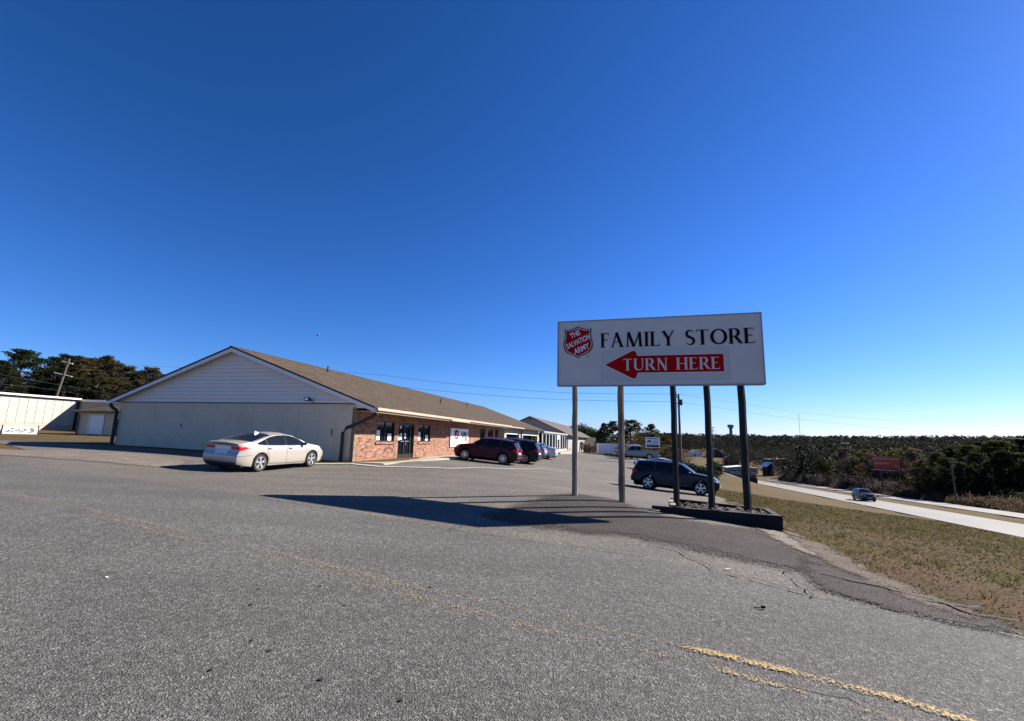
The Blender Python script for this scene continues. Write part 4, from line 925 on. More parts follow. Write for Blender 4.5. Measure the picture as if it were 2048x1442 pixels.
def finish(c, root, pm, mirror=True, mx=None, trim='black', spokes=5, twin=True, handles=(), doors=(), rmat='rim'):
    for xc in (c.xf, c.xr):
        for sd in (1, -1): wheel(root, xc, sd*(c.W/2-.12), c.rw, .225, sd, spokes, twin=twin, rmat=rmat)
    for d in doors: c.line(d, 'door_gap', M['dark'], root, .010, .001)
    for (hx_, hz1) in handles:
        for sd in (1, -1):
            y = c.yside(hx_, hz1); w = MB(); w.tube([(hx_-.09, sd*(y+.005), hz1), (hx_-.06, sd*(y+.035), hz1), (hx_+.06, sd*(y+.035), hz1), (hx_+.09, sd*(y+.005), hz1)], .014, 6); w.build('door_handle', pm if trim == 'body' else M['chrome'], root, 40)
    if mx:
        for sd in (1, -1):
            y = c.yside(mx[0], mx[1]); w = MB()
            w.grid(lambda a_, t: (mx[0]+.07*math.cos(a_)*math.sin(t), sd*(y+.12+.10*math.cos(t)), mx[1]+.03+.065*math.sin(a_)*math.sin(t)), np.linspace(0, 2*math.pi, 13), np.linspace(.01, math.pi-.01, 8))
            w.box(mx[0]-.02, mx[0]+.02, min(sd*y, sd*(y+.08)), max(sd*y, sd*(y+.08)), mx[1]-.03, mx[1]+.01)
            w.build('mirror', M['plastic'] if trim != 'body' else pm, root, 40)
def seat_car(root, c):
    """set the car on the ground: pitch and roll from the heights under its wheels"""
    x0, y0 = root.location.x, root.location.y; a_ = root.rotation_euler.z; f_ = Vector((math.cos(a_), math.sin(a_))); l_ = Vector((-math.sin(a_), math.cos(a_)))
    g = lambda u, v_: h(x0+f_.x*u+l_.x*v_, y0+f_.y*u+l_.y*v_); w2 = c.W/2-.12
    zF = (g(c.xf, w2)+g(c.xf, -w2))/2; zR = (g(c.xr, w2)+g(c.xr, -w2))/2; zL = (g(c.xf, w2)+g(c.xr, w2))/2; zRt = (g(c.xf, -w2)+g(c.xr, -w2))/2
    F3 = Vector((f_.x, f_.y, (zF-zR)/(c.xf-c.xr))).normalized(); L3 = Vector((l_.x, l_.y, (zL-zRt)/(2*w2))).normalized(); U3 = F3.cross(L3).normalized(); L3 = U3.cross(F3)
    m_ = Matrix((F3, L3, U3)).transposed().to_4x4(); zc__ = zR+(zF-zR)*(-c.xr)/(c.xf-c.xr); m_.translation = (x0, y0, zc__+.006); root.matrix_world = m_

def sedan(loc, yaw, pm, label, group=None, name='sedan'):
    c = Car(L=4.72, W=1.86, xf=1.44, xr=-1.39, rw=.335, ra=.385, tumble=.52,
      top=[(-2.44,1.02),(-2.35,1.085),(-2.05,1.12),(-1.75,1.14),(-1.45,1.22),(-1.05,1.345),(-.7,1.42),(-.3,1.455),(.05,1.45),(.35,1.40),(.8,1.23),(1.15,1.06),(1.45,1.0),(1.9,.93),(2.25,.83),(2.38,.76),(2.44,.66)],
      belt=[(-2.44,.93),(-1.7,.98),(0,.93),(1.0,.90),(1.9,.84),(2.44,.62)], sill=[(-2.44,.34),(-2.1,.26),(-1.8,.22),(1.8,.20),(2.44,.26)],
      rsh=[(.2,.05),(.45,-.02),(.62,-.03),(.78,.06),(.95,.07),(1.1,.0)], fsh=[(.2,-.08),(.45,.0),(.6,.0),(.8,-.12)])
    r = empty(name, loc, yaw, label, 'car', group); c.build(r, pm)
    up = [(-1.62,1.05),(-1.3,1.17),(-.9,1.30),(-.5,1.355),(0,1.36),(.35,1.31),(.65,1.19),(.98,1.01)]; lo = [(-1.62,1.035),(-1.2,1.0),(0,.965),(.98,.955)]
    c.panel(up, lo, 'side_window', M['cglass'], r, .005, 24)
    c.line([(-1.66,1.03),(-1.3,1.19),(-.9,1.32),(-.5,1.375),(0,1.38),(.36,1.33),(.67,1.20),(1.02,1.0)], 'window_trim', M['chrome'], r, .018, .006)
    c.line([(-1.66,1.03),(-1.2,.99),(0,.953),(1.02,.945)], 'window_trim', M['chrome'], r, .014, .006)
    for x in (-.08,): c.line([(x,.96),(x-.03,1.36)], 'window_pillar', M['plastic'], r, .07, .003)
    c.line([(-1.08,.995),(-1.16,1.22)], 'window_pillar', M['plastic'], r, .03, .003)
    c.screen(-1.72, -.78, .86, .93, 'rear_window', r); c.screen(.30, 1.13, .93, .96, 'windscreen', r)
    # tail lamps wrap the corner
    c.panel([(-2.352,.965),(-2.2,.955),(-1.98,.90)], [(-2.352,.80),(-2.2,.83),(-1.98,.895)], 'tail_lamp', M['tail'], r, .006, 8, 4)
    c.rear(.38, .775, .83, .945, 'tail_lamp', M['tail'], r); c.rear(0, .30, .66, .80, 'number_plate', M['plate'], r, sides=(1,)); c.rear(0, .30, .66, .80, 'number_plate', M['plate'], r, sides=(-1,))
    c.rear(0, .72, .30, .38, 'bumper_insert', M['plastic'], r); c.line([(-2.35,.60),(-2.1,.615),(-1.85,.64)], 'bumper_gap', M['dark'], r, .01, .001); c.rear(0, .78, .605, .615, 'bumper_gap', M['dark'], r, off=.004)
    c.rear(0, .7, 1.0, 1.02, 'boot_gap', M['dark'], r, off=.004)
    c.panel([(2.0,.80),(2.3,.75)], [(2.0,.70),(2.3,.66)], 'head_lamp', M['head'], r, .006); c.rear(.35, .68, .60, .68, 'head_lamp', M['head'], r, 1); c.rear(0, .5, .35, .62, 'grille', M['plastic'], r, 1)
    w = MB(); w.add([(-.95,-.015,1.38),(-.95,.015,1.38),(-.72,-.02,1.425),(-.72,.02,1.425),(-.93,0,1.49)], [(0,1,3,2),(0,4,1),(1,4,3),(0,2,4),(2,3,4)]); w.build('roof_fin', pm, r)
    c.line([(-1.0,.30),(0,.265),(1.0,.27)], 'sill_crease', M['plastic'], r, .012, .001)
    finish(c, r, pm, mx=(.86, .98), trim='body2', handles=((-1.0, .87), (.12, .85)), doors=([(-.05,.95),(-.08,.6),(-.05,.27)], [(-1.05,.98),(-1.12,.75),(-.98,.6),(-.95,.29)], [(1.05,.93),(1.1,.6),(1.02,.29)]))
    seat_car(r, c); return r
def suv(loc, yaw, pm, label, name='suv', L=4.8, H=1.68, steep=.45, group=None, strip_=True, spokes=5, rails=True, twin=True, rmat='rim', tag_='suv'):
    k = L/4.8; z = H/1.68
    c = Car(L=L, W=1.9, xf=1.46*k, xr=-1.40*k, rw=.37, ra=.425, tumble=.36,
      top=[(-2.4*k,1.02*z),(-2.36*k,1.10*z),(-2.22*k,1.32*z),(-2.06*k,1.55*z),(-1.95*k,1.615*z),(-1.4*k,1.66*z),(-.6*k,1.68*z),(.1*k,1.665*z),(.42*k,1.60*z),(.85*k,1.34*z),(1.1*k,1.17*z),(1.6*k,1.12*z),(2.1*k,1.04*z),(2.3*k,.94*z),(2.4*k,.78*z)],
      belt=[(-2.4*k,1.0*z),(-1,1.06*z),(0,1.03*z),(1.1*k,1.0*z),(1.9*k,.95*z),(2.4*k,.74*z)], sill=[(-2.4*k,.42),(-2.1*k,.33),(-1.8*k,.27),(1.8*k,.26),(2.1*k,.3),(2.4*k,.36)],
      rsh=[(.3,.04),(.55,-.03),(.7,-.02),(.85,.05),(1.1,.03)], fsh=[(.3,-.1),(.55,0),(.8,-.02),(1.0,-.12)])
    r = empty(name, loc, yaw, label, 'car', group); c.build(r, pm)
    up = [(-2.0*k,1.42*z),(-1.8*k,1.52*z),(-1.3*k,1.57*z),(-.5*k,1.585*z),(.1*k,1.565*z),(.38*k,1.50*z),(.98*k,1.14*z)]; lo = [(-2.0*k,1.25*z),(-1.7*k,1.12*z),(0,1.065*z),(.98*k,1.05*z)]
    c.panel(up, lo, 'side_window', M['cglass'], r, .005, 26)
    for x in (.02, -1.0): c.line([(x,1.06*z),(x-.04,1.57*z)], 'window_pillar', M['plastic'], r, .07, .002)
    c.line([(-2.02*k,1.24*z),(-1.7*k,1.10*z),(0,1.05*z),(1.02*k,1.035*z)], 'window_trim', M['chrome'], r, .014, .006)
    c.screen(-2.33*k, -2.05*k, .84, .88, 'rear_window', r); c.screen(.40*k, 1.07*k, .93, .95, 'windscreen', r)
    c.panel([(-2.395*k,1.08*z),(-2.1*k,1.06*z)], [(-2.395*k,.88*z),(-2.1*k,.95*z)], 'tail_lamp', M['tail'], r, .008); c.rear(.5, .80, .88*z, 1.0*z, 'tail_lamp', M['tail'], r)
    c.rear(0, .28, .72, .84, 'number_plate', M['plate'], r); c.rear(0, .8, .42, .55, 'bumper_insert', M['plastic'], r)
    c.panel([(1.95*k,.94*z),(2.3*k,.86*z)], [(1.95*k,.86*z),(2.3*k,.74*z)], 'head_lamp', M['head'], r, .006); c.rear(.42, .74, .72*z, .80*z, 'head_lamp', M['head'], r, 1); c.rear(0, .40, .45, .76*z, 'grille', M['plastic'], r, 1); c.rear(0, .26, .52, .60, 'number_plate', M['plate'], r, 1, off=.016)
    c.line([(-.9*k,.42),(0,.40),(.95*k,.41)], 'door_strip', M['chrome'] if strip_ else M['plastic'], r, .025, .004)
    for x0_, x1_ in ((c.xf-c.ra, c.xf+c.ra), (c.xr-c.ra, c.xr+c.ra)):
        xc = (x0_+x1_)/2; c.line([(xc+(c.ra+.03)*math.cos(t), c.rw+(c.ra+.03)*math.sin(t)) for t in np.linspace(.25, math.pi-.25, 9)], 'arch_trim', M['plastic'], r, .05, .002)
    if rails:
        for sd in (1, -1):
            w = MB(); yy = c.yside(-.5, c.edge(-.5))-.05; w.tube([(-1.6*k, sd*yy, 1.60*z), (-1.45*k, sd*yy, 1.695*z), (-.3*k, sd*yy, 1.715*z), (.1*k, sd*yy, 1.69*z), (.2*k, sd*yy, 1.63*z)], .017, 6); w.build('roof_rail', M['steel'], r, 40)
    w = MB(); w.box(-2.18*k, -1.98*k, -.6, .6, 1.575*z, 1.605*z); w.build('spoiler', pm, r)
    finish(c, r, pm, mx=(.85*k, 1.10*z), trim='chrome', spokes=spokes, twin=twin, rmat=rmat, handles=((-.85, .98*z), (.2, .96*z)), doors=([(.03,1.04*z),(.0,.7),(.03,.33)], [(-1.0*k,1.08*z),(-1.05*k,.85),(-.93*k,.7),(-.9*k,.36)], [(1.0*k,1.0*z),(1.05*k,.7),(1.0*k,.36)]))
    seat_car(r, c); return r
def pickup(loc, yaw, pm, label):
    c = Car(L=5.6, W=1.95, xf=1.75, xr=-1.65, rw=.38, ra=.44, tumble=.26,
      top=[(-2.8,1.16),(-.74,1.17),(-.73,1.22),(-.66,1.70),(-.55,1.80),(0,1.83),(.55,1.80),(.8,1.70),(1.2,1.27),(1.3,1.20),(2.3,1.14),(2.7,1.05),(2.8,.9)],
      belt=[(-2.8,1.1),(0,1.14),(1.3,1.12),(2.3,1.06),(2.8,.86)], sill=[(-2.8,.5),(-2.3,.42),(0,.36),(2.3,.38),(2.8,.45)], rsh=[(.3,0),(1.2,0)], fsh=[(.3,-.05),(1.1,-.06)])
    r = empty('pickup_truck', loc, yaw, label, 'truck'); c.build(r, pm)
    c.panel([(.12,1.68),(.55,1.68),(1.05,1.26)], [(.12,1.2),(.5,1.19),(1.05,1.19)], 'side_window', M['cglass'], r); c.panel([(-.56,1.66),(.02,1.68)], [(-.56,1.2),(.02,1.2)], 'side_window', M['cglass'], r)
    c.screen(.82, 1.2, .93, .95, 'windscreen', r); c.screen(-.72, -.66, .8, .8, 'rear_window', r)
    w = MB(); w.box(-2.7, -.8, -.78, .78, 1.175, 1.185); w.build('bed_cover', M['plastic'], r)
    w = MB(); w.box(2.72, 2.9, -.9, .9, .5, .66); w.build('bumper', M['chrome'], r); w = MB(); w.box(-2.92, -2.76, -.9, .9, .52, .68); w.build('bumper', M['chrome'], r)
    c.rear(.5, .85, .78, .95, 'head_lamp', M['head'], r, 1); c.rear(0, .5, .75, 1.0, 'grille', M['plastic'], r, 1); c.rear(.7, .85, .8, 1.05, 'tail_lamp', M['tail'], r)
    finish(c, r, pm, mx=(.95, 1.22), handles=((.15, 1.0), (-.4, 1.0)), doors=([(1.15,1.12),(1.15,.4)], [(.07,1.13),(.07,.4)], [(-.7,1.14),(-.7,.4)]), spokes=6)
    seat_car(r, c); return r
def atpx(px, py_, Y): p = P(px, py_, Y); return (p.x, p.y, 0)
# champagne sedan: rear wheel near (517), front wheel near (620); right side seen
RW = P(519, 930, 18.1); FW = P(621, 918, 20.8)
def place(rw, fw, side, W, xr, xf):
    """centre and heading from the two wheel positions seen on one side (side = +1 left wheels)"""
    d = Vector((fw.x-rw.x, fw.y-rw.y)); a_ = math.atan2(d.y, d.x); u = d.normalized(); l_ = Vector((-u.y, u.x))
    mid_ = Vector(((fw.x+rw.x)/2, (fw.y+rw.y)/2)); c_ = mid_-u*((xf+xr)/2)-l_*side*(W/2-.05); return (c_.x, c_.y, 0), a_
loc, yaw = place(RW, FW, -1, 1.86, -1.39, 1.44)
sedan(loc, yaw, M['champagne'], 'champagne sedan parked in front of the blank gable wall')
loc, yaw = place(P(1008, 922, 31.2), P(925, 915, 31.9), 1, 1.9, -1.4, 1.46)
suv(loc, yaw, M['maroon'], 'dark red SUV with many-spoked wheels parked nose in to the brick wall', spokes=12, twin=False, L=4.45, H=1.67)
red_loc = loc
u_ = Vector((math.sin(-BA), math.cos(-BA)))
def beside(k, extra=(0, 0)): return (red_loc[0]+u_.x*k+extra[0], red_loc[1]+u_.y*k+extra[1], 0)
suv(beside(3.6, (.5, 0)), yaw+.02, M['blackp'], 'black SUV parked just behind the dark red SUV', H=1.74, L=4.8)
suv(beside(9.5, (.2, 0)), yaw, M['bluegrey'], 'pale blue grey hatchback between the black SUV and the white sedan', name='hatchback', L=4.3, H=1.5)
sedan(beside(13.0, (.4, 0)), yaw, M['whitep'], 'white sedan parked farthest along the row before the tan wall')
loc, yaw = place(P(1298, 958, 27.6), P(1397, 968, 26.4), -1, 1.9, -1.4, 1.46)
suv(loc, yaw, M['blackp'], 'black SUV seen behind the sign posts, nose towards the grass bank', H=1.70, spokes=5, twin=True, L=4.75)
loc, yaw = atpx(1272, 905, 63), R_(180-12)
pickup(loc, yaw, M['greygreen'], 'grey green pickup truck with pale cab roof parked across the lot')
sedan(atpx(1318, 915, 44), R_(178-6), M['silverp'], 'silver car whose roof shows over the black SUV')
# car on the highway
hp = P(1728, 1000, 64); s_ = 75.0
uw = 27.6; best = min(np.arange(40, 110, .5), key=lambda s: abs(((lambda X, Y: CX+F_PX*(Vector((X, Y, h(X, Y)-EYE+.8)).dot(C_RT))/(Vector((X, Y, h(X, Y)-EYE+.8)).dot(_fw)))(uw*HC+s*HS, -uw*HS+s*HC))-1728))
hx0, hy0 = uw*HC+best*HS, -uw*HS+best*HC
suv((hx0, hy0, 0), math.atan2(-HC, -HS), M['navy'], 'dark SUV driving along the near highway lanes', L=4.9, H=1.85)
# ================================================================ TREES AND PLANTS
def blob_faces(centers, radii, per, size, seed, flat_=.5, stretch=(1, 1, 1)):
    r = np.random.default_rng(seed); C_ = np.repeat(np.array(centers), per, 0); Rr = np.repeat(np.array(radii), per)
    n = len(C_); d = r.normal(size=(n, 3)); d /= np.linalg.norm(d, axis=1)[:, None]; rad = r.random(n)**(1/2.2)
    c = C_+d*(Rr*rad)[:, None]*np.array(stretch)
    a = r.normal(size=(n, 3)); a[:, 2] *= flat_; a /= np.linalg.norm(a, axis=1)[:, None]
    b_ = np.cross(a, r.normal(size=(n, 3))); b_ /= np.linalg.norm(b_, axis=1)[:, None]
    s = size*(.6+.8*r.random(n))[:, None]; v = np.stack([c-a*s-b_*s*.35, c+a*s*.9-b_*s*.45, c+a*s+b_*s*.4, c-a*s*.8+b_*s*.5], 1).reshape(-1, 3)
    return v, np.arange(n*4).reshape(n, 4)
def fast_mesh(name, v, f, mat):
    me = bpy.data.meshes.new(name); nv, nf = len(v), len(f); k = f.shape[1]
    me.vertices.add(nv); me.vertices.foreach_set('co', np.asarray(v, np.float32).ravel()); me.loops.add(nf*k); me.loops.foreach_set('vertex_index', f.ravel().astype(np.int32))
    me.polygons.add(nf); me.polygons.foreach_set('loop_start', np.arange(0, nf*k, k, dtype=np.int32)); me.update(calc_edges=True); me.materials.append(mat); return me
def tree_meshes(kind, seed, dens_=1.0):
    """unit tree 10 m tall: trunk with limbs, and crown of many small clumps"""
    rn = random.Random(seed); w = MB(); cen = []; rad = []
    if kind in ('pine', 'pine_low'):
        w.tube([(0,0,-.5),(.08,.05,3),(.1*rn.uniform(-1,1),.1,6.5),(.2*rn.uniform(-1,1),0,9.6)], [.24,.19,.12,.03], 8)
        z0 = 3.2 if kind == 'pine' else .9
        z = z0
        while z < 9.7:
            t = (z-z0)/(9.8-z0); L = (2.9 if kind == 'pine' else 3.0)*(1-t)**.75*(.55+.6*min(1, t*4+.2))*rn.uniform(.7, 1.15)+.25
            for k in range(rn.choice((3, 4, 4))):
                a = rn.random()*6.283; up = .25+.35*t
                pts = [(.05, .02, z), (math.cos(a)*L*.55, math.sin(a)*L*.55, z+L*.10), (math.cos(a)*L, math.sin(a)*L, z+L*up)]
                w.tube(pts, [.05, .035, .012], 4, False)
                for q in (.5, .75, 1.0): cen.append((math.cos(a)*L*q+rn.uniform(-.2, .2), math.sin(a)*L*q+rn.uniform(-.2, .2), z+L*up*q*q+.1)); rad.append(.34+.32*rn.random()*(1.1-t*.4))
            z += rn.uniform(.34, .6)
        cen.append((0, 0, 9.7)); rad.append(.45); per, size, fl = int(34*dens_), .115, .8
    elif kind == 'round':
        w.tube([(0,0,-.5),(.05,.05,2.5),(.1,-.1,5.5),(.0,.1,8)], [.22,.18,.11,.03], 7)
        for i in range(70):
            th = rn.random()*6.283; ph = rn.uniform(-.7, 1.5); R0 = 2.9*rn.uniform(.45, 1.0)
            p = (math.cos(th)*math.cos(ph)*R0, math.sin(th)*math.cos(ph)*R0, 5.9+math.sin(ph)*3.6*R0/2.9)
            if i % 2: w.tube([(0,0,rn.uniform(2.4, 5.5)), (p[0]*.5, p[1]*.5, p[2]*.5+2.0), p], [.06, .04, .012], 4, False)
            cen.append(p); rad.append(.55+.4*rn.random())
        per, size, fl = int(42*dens_), .17, 1
    elif kind == 'cedar':
        w.tube([(0,0,-.5),(0,0,8)], [.2,.04], 6)
        for i in range(90):
            z = .4+9.4*(i/90); R0 = 1.9*min(1, (10-z)/4.5)*rn.uniform(.3, 1.0); th = rn.random()*6.283; cen.append((math.cos(th)*R0, math.sin(th)*R0, z)); rad.append(.55*min(1, (10.5-z)/4)+.12)
        per, size, fl = int(34*dens_), .16, 1
    elif kind == 'bare':
        def br(p, d, L, r0, lev):
            q = p+d*L; w.tube([tuple(p), tuple(p+d*L*.5+Vector((rn.uniform(-.05, .05), rn.uniform(-.05, .05), 0))*L), tuple(q)], [r0, r0*.8, r0*.6], 5 if lev < 2 else 3, False)
            if lev >= 4: return
            for k in range(3 if lev < 3 else 4):
                nd = (d+Vector((rn.gauss(0, .42), rn.gauss(0, .42), rn.gauss(.12, .2)))).normalized(); br(q if k else p+d*L*.7, nd, L*rn.uniform(.58, .78), r0*.55, lev+1)
        br(Vector((0, 0, -.4)), Vector((0, 0, 1)), 3.0, .17, 0)
        return w, None, None
    v, f = blob_faces(cen, rad, per, size, seed, fl, (1.25, 1.25, .42) if 'pine' in kind else (1, 1, 1)); return w, v, f
LIB = {}
def tree(kind, x, y, ht, mat, label, cat='tree', group=None, name='tree', seed=0, wid=1.0, dens_=1.0, z=None):
    key = (kind, seed % 3, mat, dens_)
    if key not in LIB:
        w, v, f = tree_meshes(kind, 31*(seed % 3)+len(kind), dens_)
        tm = bpy.data.meshes.new('trunk'); tm.from_pydata(w.v, [], w.f); tm.materials.append(M['bark'] if kind != 'bare' else M['twig'])
        LIB[key] = (tm, fast_mesh('crown', v, f, M[mat]) if v is not None else None)
    tm, cm = LIB[key]; s = ht/10
    o = empty(name, (x, y, h(x, y) if z is None else z), random.random()*6.28, label, cat, group); o.scale = (s*wid, s*wid, s)
    link(bpy.data.objects.new('trunk', tm), o)
    if cm: link(bpy.data.objects.new('crown', cm), o)
    return o
def tpx(kind, px, pytop, Y, mat, label, seed=0, name='pine_tree', wid=1.0, group=None, dens_=1.0, cat='tree'):
    p = P(px, pytop, Y); z = h(p.x, p.y); return tree(kind, p.x, p.y, max(1.0, p.z-z), mat, label, cat, group, name, seed, wid, dens_, z)
GL = 'pines in the stand behind the warehouse'
LL = 'dark green pine in the crowded stand behind the warehouse'
tpx('pine', 50, 701, 84, 'pine', 'tall broad-crowned pine at the left end of the stand behind the warehouse', 0, wid=1.35)
tpx('pine', 215, 714, 92, 'pine_b', 'pale feathery pine top rising over the middle of the stand', 1)
for i, (px, py, Y, mt, wd) in enumerate([(8,722,78,'pine',1.1),(28,748,74,'pine',1.2),(88,738,95,'pine',1.0),(118,716,92,'pine',1.15),(146,712,96,'pine',1.2),(168,722,88,'pine_b',1.0),(185,718,98,'pine_b',1.1),(236,728,94,'pine_b',1.1),(258,734,90,'pine_b',1.1),(282,742,97,'pine',1.0),(304,736,92,'pine_b',.95),(322,748,99,'pine',1.0),(135,745,84,'pine',1.2),(200,745,86,'pine_b',1.2),(-25,728,82,'pine',1.1),(70,760,88,'pine',1.1),(350,762,100,'pine',1.0),(160,755,82,'pine',1.3),(230,756,84,'pine_b',1.3),(275,760,86,'pine_b',1.2),(105,760,84,'pine',1.2),(310,765,88,'pine_b',1.1)]):
    tpx('pine' if py < 740 else 'pine_low', px, py, Y, mt, LL, i, wid=wd, group=GL)
# middle: evergreens behind the trailer
tpx('pine_low', 1225, 842, 112, 'pine', 'dark bushy evergreen at the left behind the white trailer', 0, wid=1.25, name='evergreen_tree')
tpx('cedar', 1208, 845, 106, 'cedar', 'narrow dark evergreen rising over the left end of the white trailer', 1, wid=1.5, name='evergreen_tree')
tpx('pine_low', 1262, 839, 104, 'pine_y', 'big spreading pine with upswept limbs right of the second sign post', 2, wid=1.5, name='pine_tree')
tpx('pine_low', 1300, 848, 88, 'pine_y', 'pointed pine behind the small white billboard', 1, wid=1.1, name='pine_tree')
tpx('pine_low', 1330, 872, 92, 'pine_b', 'low olive conifer at the right of the small white billboard', 0, wid=1.5, name='pine_tree')
for i, (px, py, Y) in enumerate([(1150,848,150),(1163,846,160),(1175,850,155),(1186,856,150),(1197,858,140)]): tpx('round', px, py, Y, 'pine', 'dark tree top behind the small brown-roofed house', i, 'evergreen_tree', 1.1, 'trees behind the small house', .7)
tpx('bare', 1190, 850, 140, 'twig', 'thin bare tree beside the roof of the small house', 0, 'bare_tree')
for i, (px, py, Y, ht) in enumerate([(1150,885,116,2.2),(1163,882,118,2.8),(1175,886,117,2.4),(1186,890,116,2.0)]): tpx('round', px, py, Y, 'brush', 'rust brown shrub in front of the small house', i, 'shrub', 1.6, 'shrubs in front of the small house', .4, 'shrub')
for i, (px, py, Y) in enumerate([(1248,880,100),(1275,876,98),(1245,886,92),(1340,888,80),(1285,892,84),(1355,893,85),(1310,893,83)]): tpx('round', px, py, Y, 'brush' if i % 2 else 'pine_b', 'low brownish scrub growing along the back of the lot', i, 'shrub', 1.8, 'scrub along the back of the lot', .5, 'shrub')
tpx('bare', 1372, 898, 84, 'twig', 'pale leafless bush right of the utility pole', 1, 'bare_shrub', 1.6, cat='shrub')
# hedge and low wall at the lot corner
hq = P(1360, 916, 52); hr = P(1425, 918, 47)
hd = MB(); cen = []; rad = []
for i in range(26):
    t = i/25; q = hq.lerp(hr, t); cen.append((q.x, q.y, h(q.x, q.y)+.75)); rad.append(.75)
v, f = blob_faces(cen, rad, 120, .09, 5, 1); ho = bpy.data.objects.new('hedge', fast_mesh('hedge', v, f, M['cedar'])); link(ho); tag(ho, 'dark clipped hedge beyond the black SUV bonnet', 'hedge')
q = P(1383, 936, 44); q2 = P(1408, 937, 42); w = MB(); w.add([(q.x,q.y,h(q.x,q.y)-.3),(q2.x,q2.y,h(q2.x,q2.y)-.3),(q2.x,q2.y,h(q2.x,q2.y)+.75),(q.x,q.y,h(q.x,q.y)+.75),(q.x+.1,q.y+.4,h(q.x,q.y)-.3),(q2.x+.1,q2.y+.4,h(q2.x,q2.y)-.3),(q2.x+.1,q2.y+.4,h(q2.x,q2.y)+.75),(q.x+.1,q.y+.4,h(q.x,q.y)+.75)], [(0,1,2,3),(7,6,5,4),(3,2,6,7),(0,3,7,4),(1,5,6,2)])
tag(w.build('low_wall', M['greywall']), 'low grey wall under the dark hedge', 'wall')
cen = []; rad = []
for i in range(10):
    q = P(1423+i*1.3, 930+i*.6, 58-i*.3); cen.append((q.x, q.y, h(q.x, q.y)+.5)); rad.append(.8)
v, f = blob_faces(cen, rad, 150, .1, 6, 1); ho = bpy.data.objects.new('hedge', fast_mesh('hedge', v, f, M['cedar'])); link(ho); tag(ho, 'small dark hedge beside the frontage road, right of the fourth sign post', 'hedge')
# ---- woods across the highway
rn = random.Random(11)
offroad = lambda px, u: u/((px-CX)/F_PX*HC-HS)
tpx('cedar', 1601, 898, 182, 'cedar', 'nearly black cedar standing alone beside the highway', 0, 'cedar_tree', 1.15, dens_=1.3)
RG = 'pines in the dense stand across the highway'; RLb = 'dark green pine in the dense stand across the highway'
for i, (px, py, Y, mt, wd) in enumerate([(1872,905,92,'pine_y',1.2),(1850,918,96,'pine_y',1.1),(1905,892,98,'pine',1.3),(1935,890,90,'pine_y',1.25),(1965,884,96,'pine',1.2),(1995,880,88,'pine_y',1.3),(2025,876,92,'pine',1.2),(2052,872,86,'pine',1.2),(1890,915,86,'pine',1.2),(1955,905,84,'pine',1.2),(2010,902,80,'pine',1.3),(2040,905,78,'pine_y',1.3),(2075,880,84,'pine',1.2),(1925,925,82,'pine',1.3),(1980,920,80,'pine',1.3),(1860,935,88,'pine',1.3),(2060,925,76,'pine',1.3),(1835,925,105,'pine_y',1.1)]):
    tpx('pine_low', px, py, Y, mt, RLb, i, wid=wd, group=RG)
MG = 'scrubby trees between the cedar and the orange billboard'
for i in range(34):
    px = 1622+i*6.4+rn.uniform(-4, 4); kd = rn.choice(('bare', 'round', 'pine_low', 'bare')); mt = rn.choice(('pine_y', 'twig', 'brush', 'pine'))
    tpx(kd, px, 896+rn.uniform(-4, 26), offroad(px, 46+rn.uniform(0, 14)), mt if kd != 'bare' else 'twig', {'bare': 'grey leafless tree', 'round': 'scrubby tree', 'pine_low': 'olive young pine'}[kd]+' in the thicket around the orange billboard', i, 'thicket_tree', 1.2, MG, .6)
for i in range(16):
    px = 1506+i*5.5; kd = 'cedar'; tpx(kd, px, 928+rn.uniform(-3, 10), offroad(px, 45+rn.uniform(0, 8)), 'twig' if i % 3 else 'brush', 'low grey brown scrub bush between the highway and the dry field', i, 'scrub_bush', 2.0, 'leafless scrub left of the black cedar', .7)
# bank of brown brush along the far carriageway
def brush(name, poly_us, n, ht, mat, seed, label, cat='brush', spread=1.0):
    r = np.random.default_rng(seed); s = r.uniform(poly_us[0], poly_us[1], n); u = r.uniform(poly_us[2], poly_us[3], n)
    x = u*HC+s*HS; y = -u*HS+s*HC; z = harr(x, y); k = 8; hh = ht*(.4+.9*r.random(n))*(.6+.5*np.sin(s*.31+u)); 
    X = np.repeat(x, k)+r.normal(0, .45*spread, n*k); Yy = np.repeat(y, k)+r.normal(0, .45*spread, n*k); Z = np.repeat(z, k)+np.repeat(hh, k)*r.random(n*k)
    c = np.stack([X, Yy, Z], 1); a = r.normal(size=c.shape); a[:, 2] = np.abs(a[:, 2])*1.5; a /= np.linalg.norm(a, axis=1)[:, None]; b_ = np.cross(a, r.normal(size=c.shape)); b_ /= np.linalg.norm(b_, axis=1)[:, None]
    L = (.25+.4*r.random(n*k))[:, None]; v = np.stack([c-a*L-b_*.05, c-a*L+b_*.05, c+a*L+b_*.03, c+a*L-b_*.03], 1).reshape(-1, 3)
    o = bpy.data.objects.new(name, fast_mesh(name, v, np.arange(len(v)).reshape(-1, 4), M[mat])); link(o); return tag(o, label, cat, None, 'stuff')
brush('roadside_brush', (12, 150, 42.0, 48), 9000, 1.3, 'brush', 3, 'band of brown dead brush along the far side of the highway')
brush('roadside_brush', (120, 235, 42, 50), 5000, 2.6, 'twig', 9, 'grey dead scrub beside the far carriageway before the dry field', 'brush')
brush('roadside_brush', (90, 190, 48, 60), 4000, 2.4, 'twig', 4, 'grey brown thicket beyond the highway')
brush('undergrowth', (20, 110, 47, 60), 7000, 2.2, 'pine', 5, 'dark undergrowth at the foot of the pine stand', 'undergrowth', 1.5)
